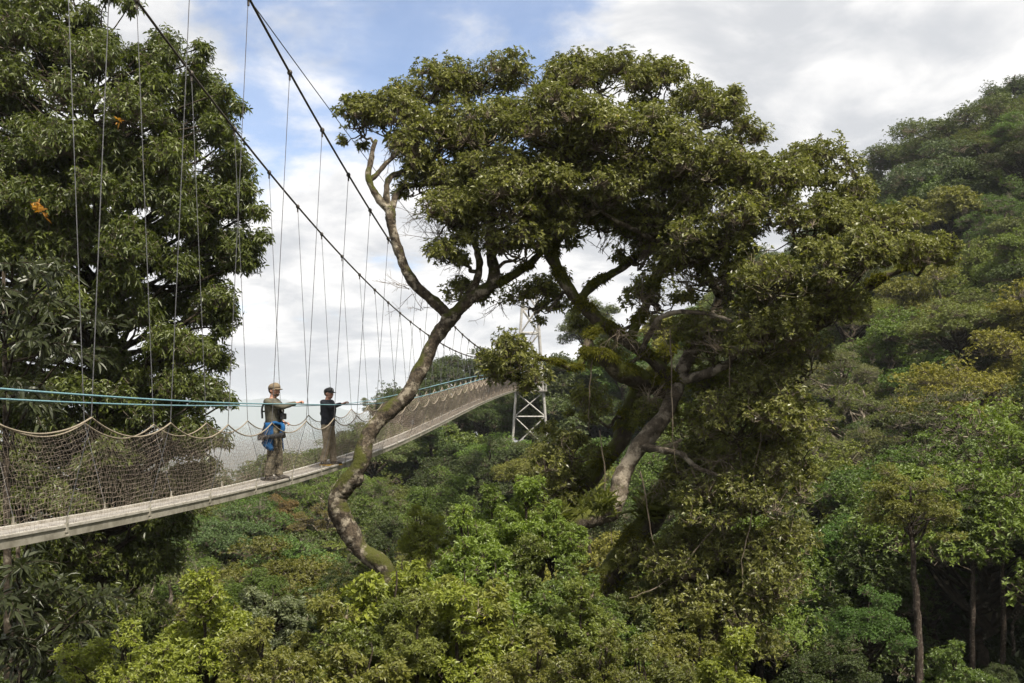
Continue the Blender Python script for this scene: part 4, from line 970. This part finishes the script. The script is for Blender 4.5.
m.build('chest_pouch', M['black'], root)
m = MB()
for y in (-.115, .115): m.tube(catmull([(.135, y, 1.22), (.135, y, 1.36), (.07, y, 1.475), (-.06, y, 1.475), (-.145, y, 1.36), (-.145, y, 1.15)], 4), .017, 6)
m.tube([(-.15, -.115, 1.28), (-.15, .115, 1.28)], .017, 6); m.build('harness_strap', M['black'], root)
Rz = np.array([[math.cos(rz1), -math.sin(rz1), 0], [math.sin(rz1), math.cos(rz1), 0], [0, 0, 1.0]])
cr_ = tag(empty('camera_with_long_lens', p1 + Rz @ np.array([.02, -.25, .80]), rz1), 'black camera with a long lens hanging at the hip of the tan capped walker', 'camera')
m = MB(); m.box((-.15, 0, .0), (.075, .13, .10)); m.box((-.155, 0, .065), (.05, .06, .04)); m.box((-.15, -.052, -.01), (.10, .03, .09)); m.build('camera_body', M['black'], cr_)
m = MB(); m.tube([(-.11, 0, 0), (-.03, 0, .01), (.03, 0, .015), (.05, 0, .017), (.22, 0, .035), (.23, 0, .036), (.29, 0, .042)], [.036, .037, .038, .046, .047, .054, .055], 16); m.build('lens', M['black'], cr_)
m = MB(); m.tube(catmull([(-.15, .0, .06), (-.10, .08, .30), (-.06, .13, .55), (-.01, .17, .69), (.06, .2, .60), (.03, .10, .30), (-.06, 0, .06)], 4), .009, 6); m.build('strap', M['black'], cr_)
rz2 = math.radians(-12); g2 = loc_of(hr(21.75), p2, rz2, 1.70)
A2 = [((-.01, -.205, 1.455), tuple((np.array([-.01, -.205, 1.455]) + g2)/2 + [-.03, -.09, -.07]), tuple(g2 + [-.11, 0, .022]), True, 1),
      ((-.01, .205, 1.455), (-.24, .27, 1.21), (-.04, .215, 1.04), False, -1)]
root, hp, cap = person(p2, rz2, 1.70, math.radians(-18), A2, [((0, -.095, .90), (.03, -.10, .49), (-.07, -.10, .10), (1, -.2)), ((0, .095, .90), (.06, .10, .49), (.08, .10, .10), (1, .15))],
    dict(bulk=1.10, top=M['navy'], top_name='hooded_jacket', legs=M['khaki'], cap=M['black'], sole=M['yellow']), 'person in black cap, dark hooded jacket and khaki trousers reaching for the rope')
m = MB(); m.tube(catmull([(.05, -.085, 1.47), (-.05, -.11, 1.49), (-.13, 0, 1.47), (-.05, .11, 1.49), (.05, .085, 1.47)], 5), .042, 12); m.build('hood', M['navy'], root, smooth=True)
m = MB(); m.ell(hp(.104, 0, .085), (.008, .02, .012), 6, 8); m.build('emblem', M['white_mark'], cap)


# ------------------------------------------------------------------ air
mb = MB(); mb.box((0, 4000, -42), (13600, 9400, 240))
hz = mb.build('haze', None); hz.data.materials.clear()
m, nt, out = mat('haze_air'); pv = nt.nodes.new('ShaderNodeVolumePrincipled')
pv.inputs['Color'].default_value = (.86, .92, 1.0, 1); pv.inputs['Density'].default_value = .00018; pv.inputs['Anisotropy'].default_value = .2
nt.links.new(pv.outputs[0], out.inputs['Volume']); hz.data.materials.append(m)
tag(hz, 'pale valley haze', 'haze', kind='stuff')

# ------------------------------------------------------------------ light, sky, camera
SUN = nrm(np.array([.36, -.48, 1.0])); el = math.asin(SUN[2]); az = math.atan2(SUN[0], SUN[1])
w = bpy.data.worlds.new('World'); bpy.context.scene.world = w; w.use_nodes = True
nt = w.node_tree; nt.nodes.clear(); L = nt.links.new
out = nt.nodes.new('ShaderNodeOutputWorld'); bg = nt.nodes.new('ShaderNodeBackground'); bg.inputs[1].default_value = .1; L(bg.outputs[0], out.inputs[0])
sky = nt.nodes.new('ShaderNodeTexSky'); sky.sky_type = 'NISHITA'; sky.sun_disc = False; sky.sun_elevation = el; sky.sun_rotation = az; sky.air_density = 1.0; sky.dust_density = 1.0; sky.altitude = 1500
tc = nt.nodes.new('ShaderNodeTexCoord'); sx = nt.nodes.new('ShaderNodeSeparateXYZ'); L(tc.outputs['Generated'], sx.inputs[0])
zz = node(nt, 'ShaderNodeMath', operation='MAXIMUM'); L(sx.outputs[2], zz.inputs[0]); zz.inputs[1].default_value = 0.0
za = node(nt, 'ShaderNodeMath', operation='ADD'); L(zz.outputs[0], za.inputs[0]); za.inputs[1].default_value = .22
dv = node(nt, 'ShaderNodeVectorMath', operation='DIVIDE'); L(tc.outputs['Generated'], dv.inputs[0])
cb = nt.nodes.new('ShaderNodeCombineXYZ'); L(za.outputs[0], cb.inputs[0]); L(za.outputs[0], cb.inputs[1]); cb.inputs[2].default_value = 1.0
L(cb.outputs[0], dv.inputs[1])
def mapped(loc, sc_):
    mp = nt.nodes.new('ShaderNodeMapping'); mp.inputs['Location'].default_value = loc; mp.inputs['Scale'].default_value = (sc_,)*3
    L(dv.outputs[0], mp.inputs[0]); return mp.outputs[0]
n1 = noise(nt, 2.3, 10, .56, vec=mapped((.7, .2, .3), 1), dist=.25)
n2 = noise(nt, 3.2, 9, .55, vec=mapped((3.3, 1.7, .4), 1), dist=.35)
n3 = noise(nt, 1.0, 5, .5, vec=mapped((5.1, 2.7, 1.4), 1))
def hole(px, py, c0, c1):     # a direction where the cloud thins out
    d = nrm(P(px, py, 1.0)); dt = node(nt, 'ShaderNodeVectorMath', operation='DOT_PRODUCT'); L(tc.outputs['Generated'], dt.inputs[0]); dt.inputs[1].default_value = tuple(d)
    return ramp(nt, dt.outputs['Value'], c0, c1)
hsum = node(nt, 'ShaderNodeMath', operation='MAXIMUM'); L(hole(400, 5, .966, .9985), hsum.inputs[0]); L(hole(300, 20, .980, .9995), hsum.inputs[1])
sb = node(nt, 'ShaderNodeMath', operation='MULTIPLY_ADD'); L(hsum.outputs[0], sb.inputs[0]); sb.inputs[1].default_value = -.275; L(n1.outputs[0], sb.inputs[2])
cv = node(nt, 'ShaderNodeMapRange'); L(ramp(nt, sb.outputs[0], .20, .37), cv.inputs[0]); cv.inputs[3].default_value = .22; cov = cv.outputs[0]
sh = node(nt, 'ShaderNodeMath', operation='MULTIPLY_ADD'); L(n3.outputs[0], sh.inputs[0]); sh.inputs[1].default_value = .5; L(n2.outputs[0], sh.inputs[2])
shade = ramp(nt, sh.outputs[0], .60, .90)
ccol = mixrgb(nt, shade, (3.85, 3.95, 4.15), (6.3, 6.2, 6.1))
skyc = mixrgb(nt, 1.0, sky.outputs[0], (1.02, 1.08, 1.16), 'MULTIPLY')
fin = mixrgb(nt, cov, skyc, ccol)
L(fin, bg.inputs[0])
sun = bpy.data.lights.new('sun', 'SUN'); sun.energy = 5.0; sun.angle = math.radians(3); sun.color = (1, .93, .80)
so = bpy.data.objects.new('sun', sun); C.objects.link(so); so.location = (0, 0, 60)
from mathutils import Vector
so.rotation_euler = Vector(tuple(-SUN)).to_track_quat('-Z', 'Y').to_euler()
cam = bpy.data.cameras.new('camera'); co = bpy.data.objects.new('camera', cam); C.objects.link(co)
cam.sensor_width = 36; cam.lens = 36*F/1024; co.rotation_euler = (math.pi/2, 0, 0); cam.clip_start = .1; cam.clip_end = 12000
cam.shift_y = (HY - 341.5)/1024
sc = bpy.context.scene; sc.camera = co
sc.view_settings.view_transform = 'Standard'; sc.view_settings.look = 'None'; sc.view_settings.exposure = 0.85; sc.view_settings.gamma = 1
sc.render.engine = 'CYCLES'
cy = sc.cycles; cy.max_bounces = 6; cy.diffuse_bounces = 3; cy.glossy_bounces = 2; cy.transmission_bounces = 3; cy.volume_bounces = 1; cy.transparent_max_bounces = 4
cy.use_denoising = True; cy.use_adaptive_sampling = True; cy.adaptive_threshold = .02; cy.sample_clamp_indirect = 4
sc.render.use_persistent_data = False
print('script', time.time() - T0)
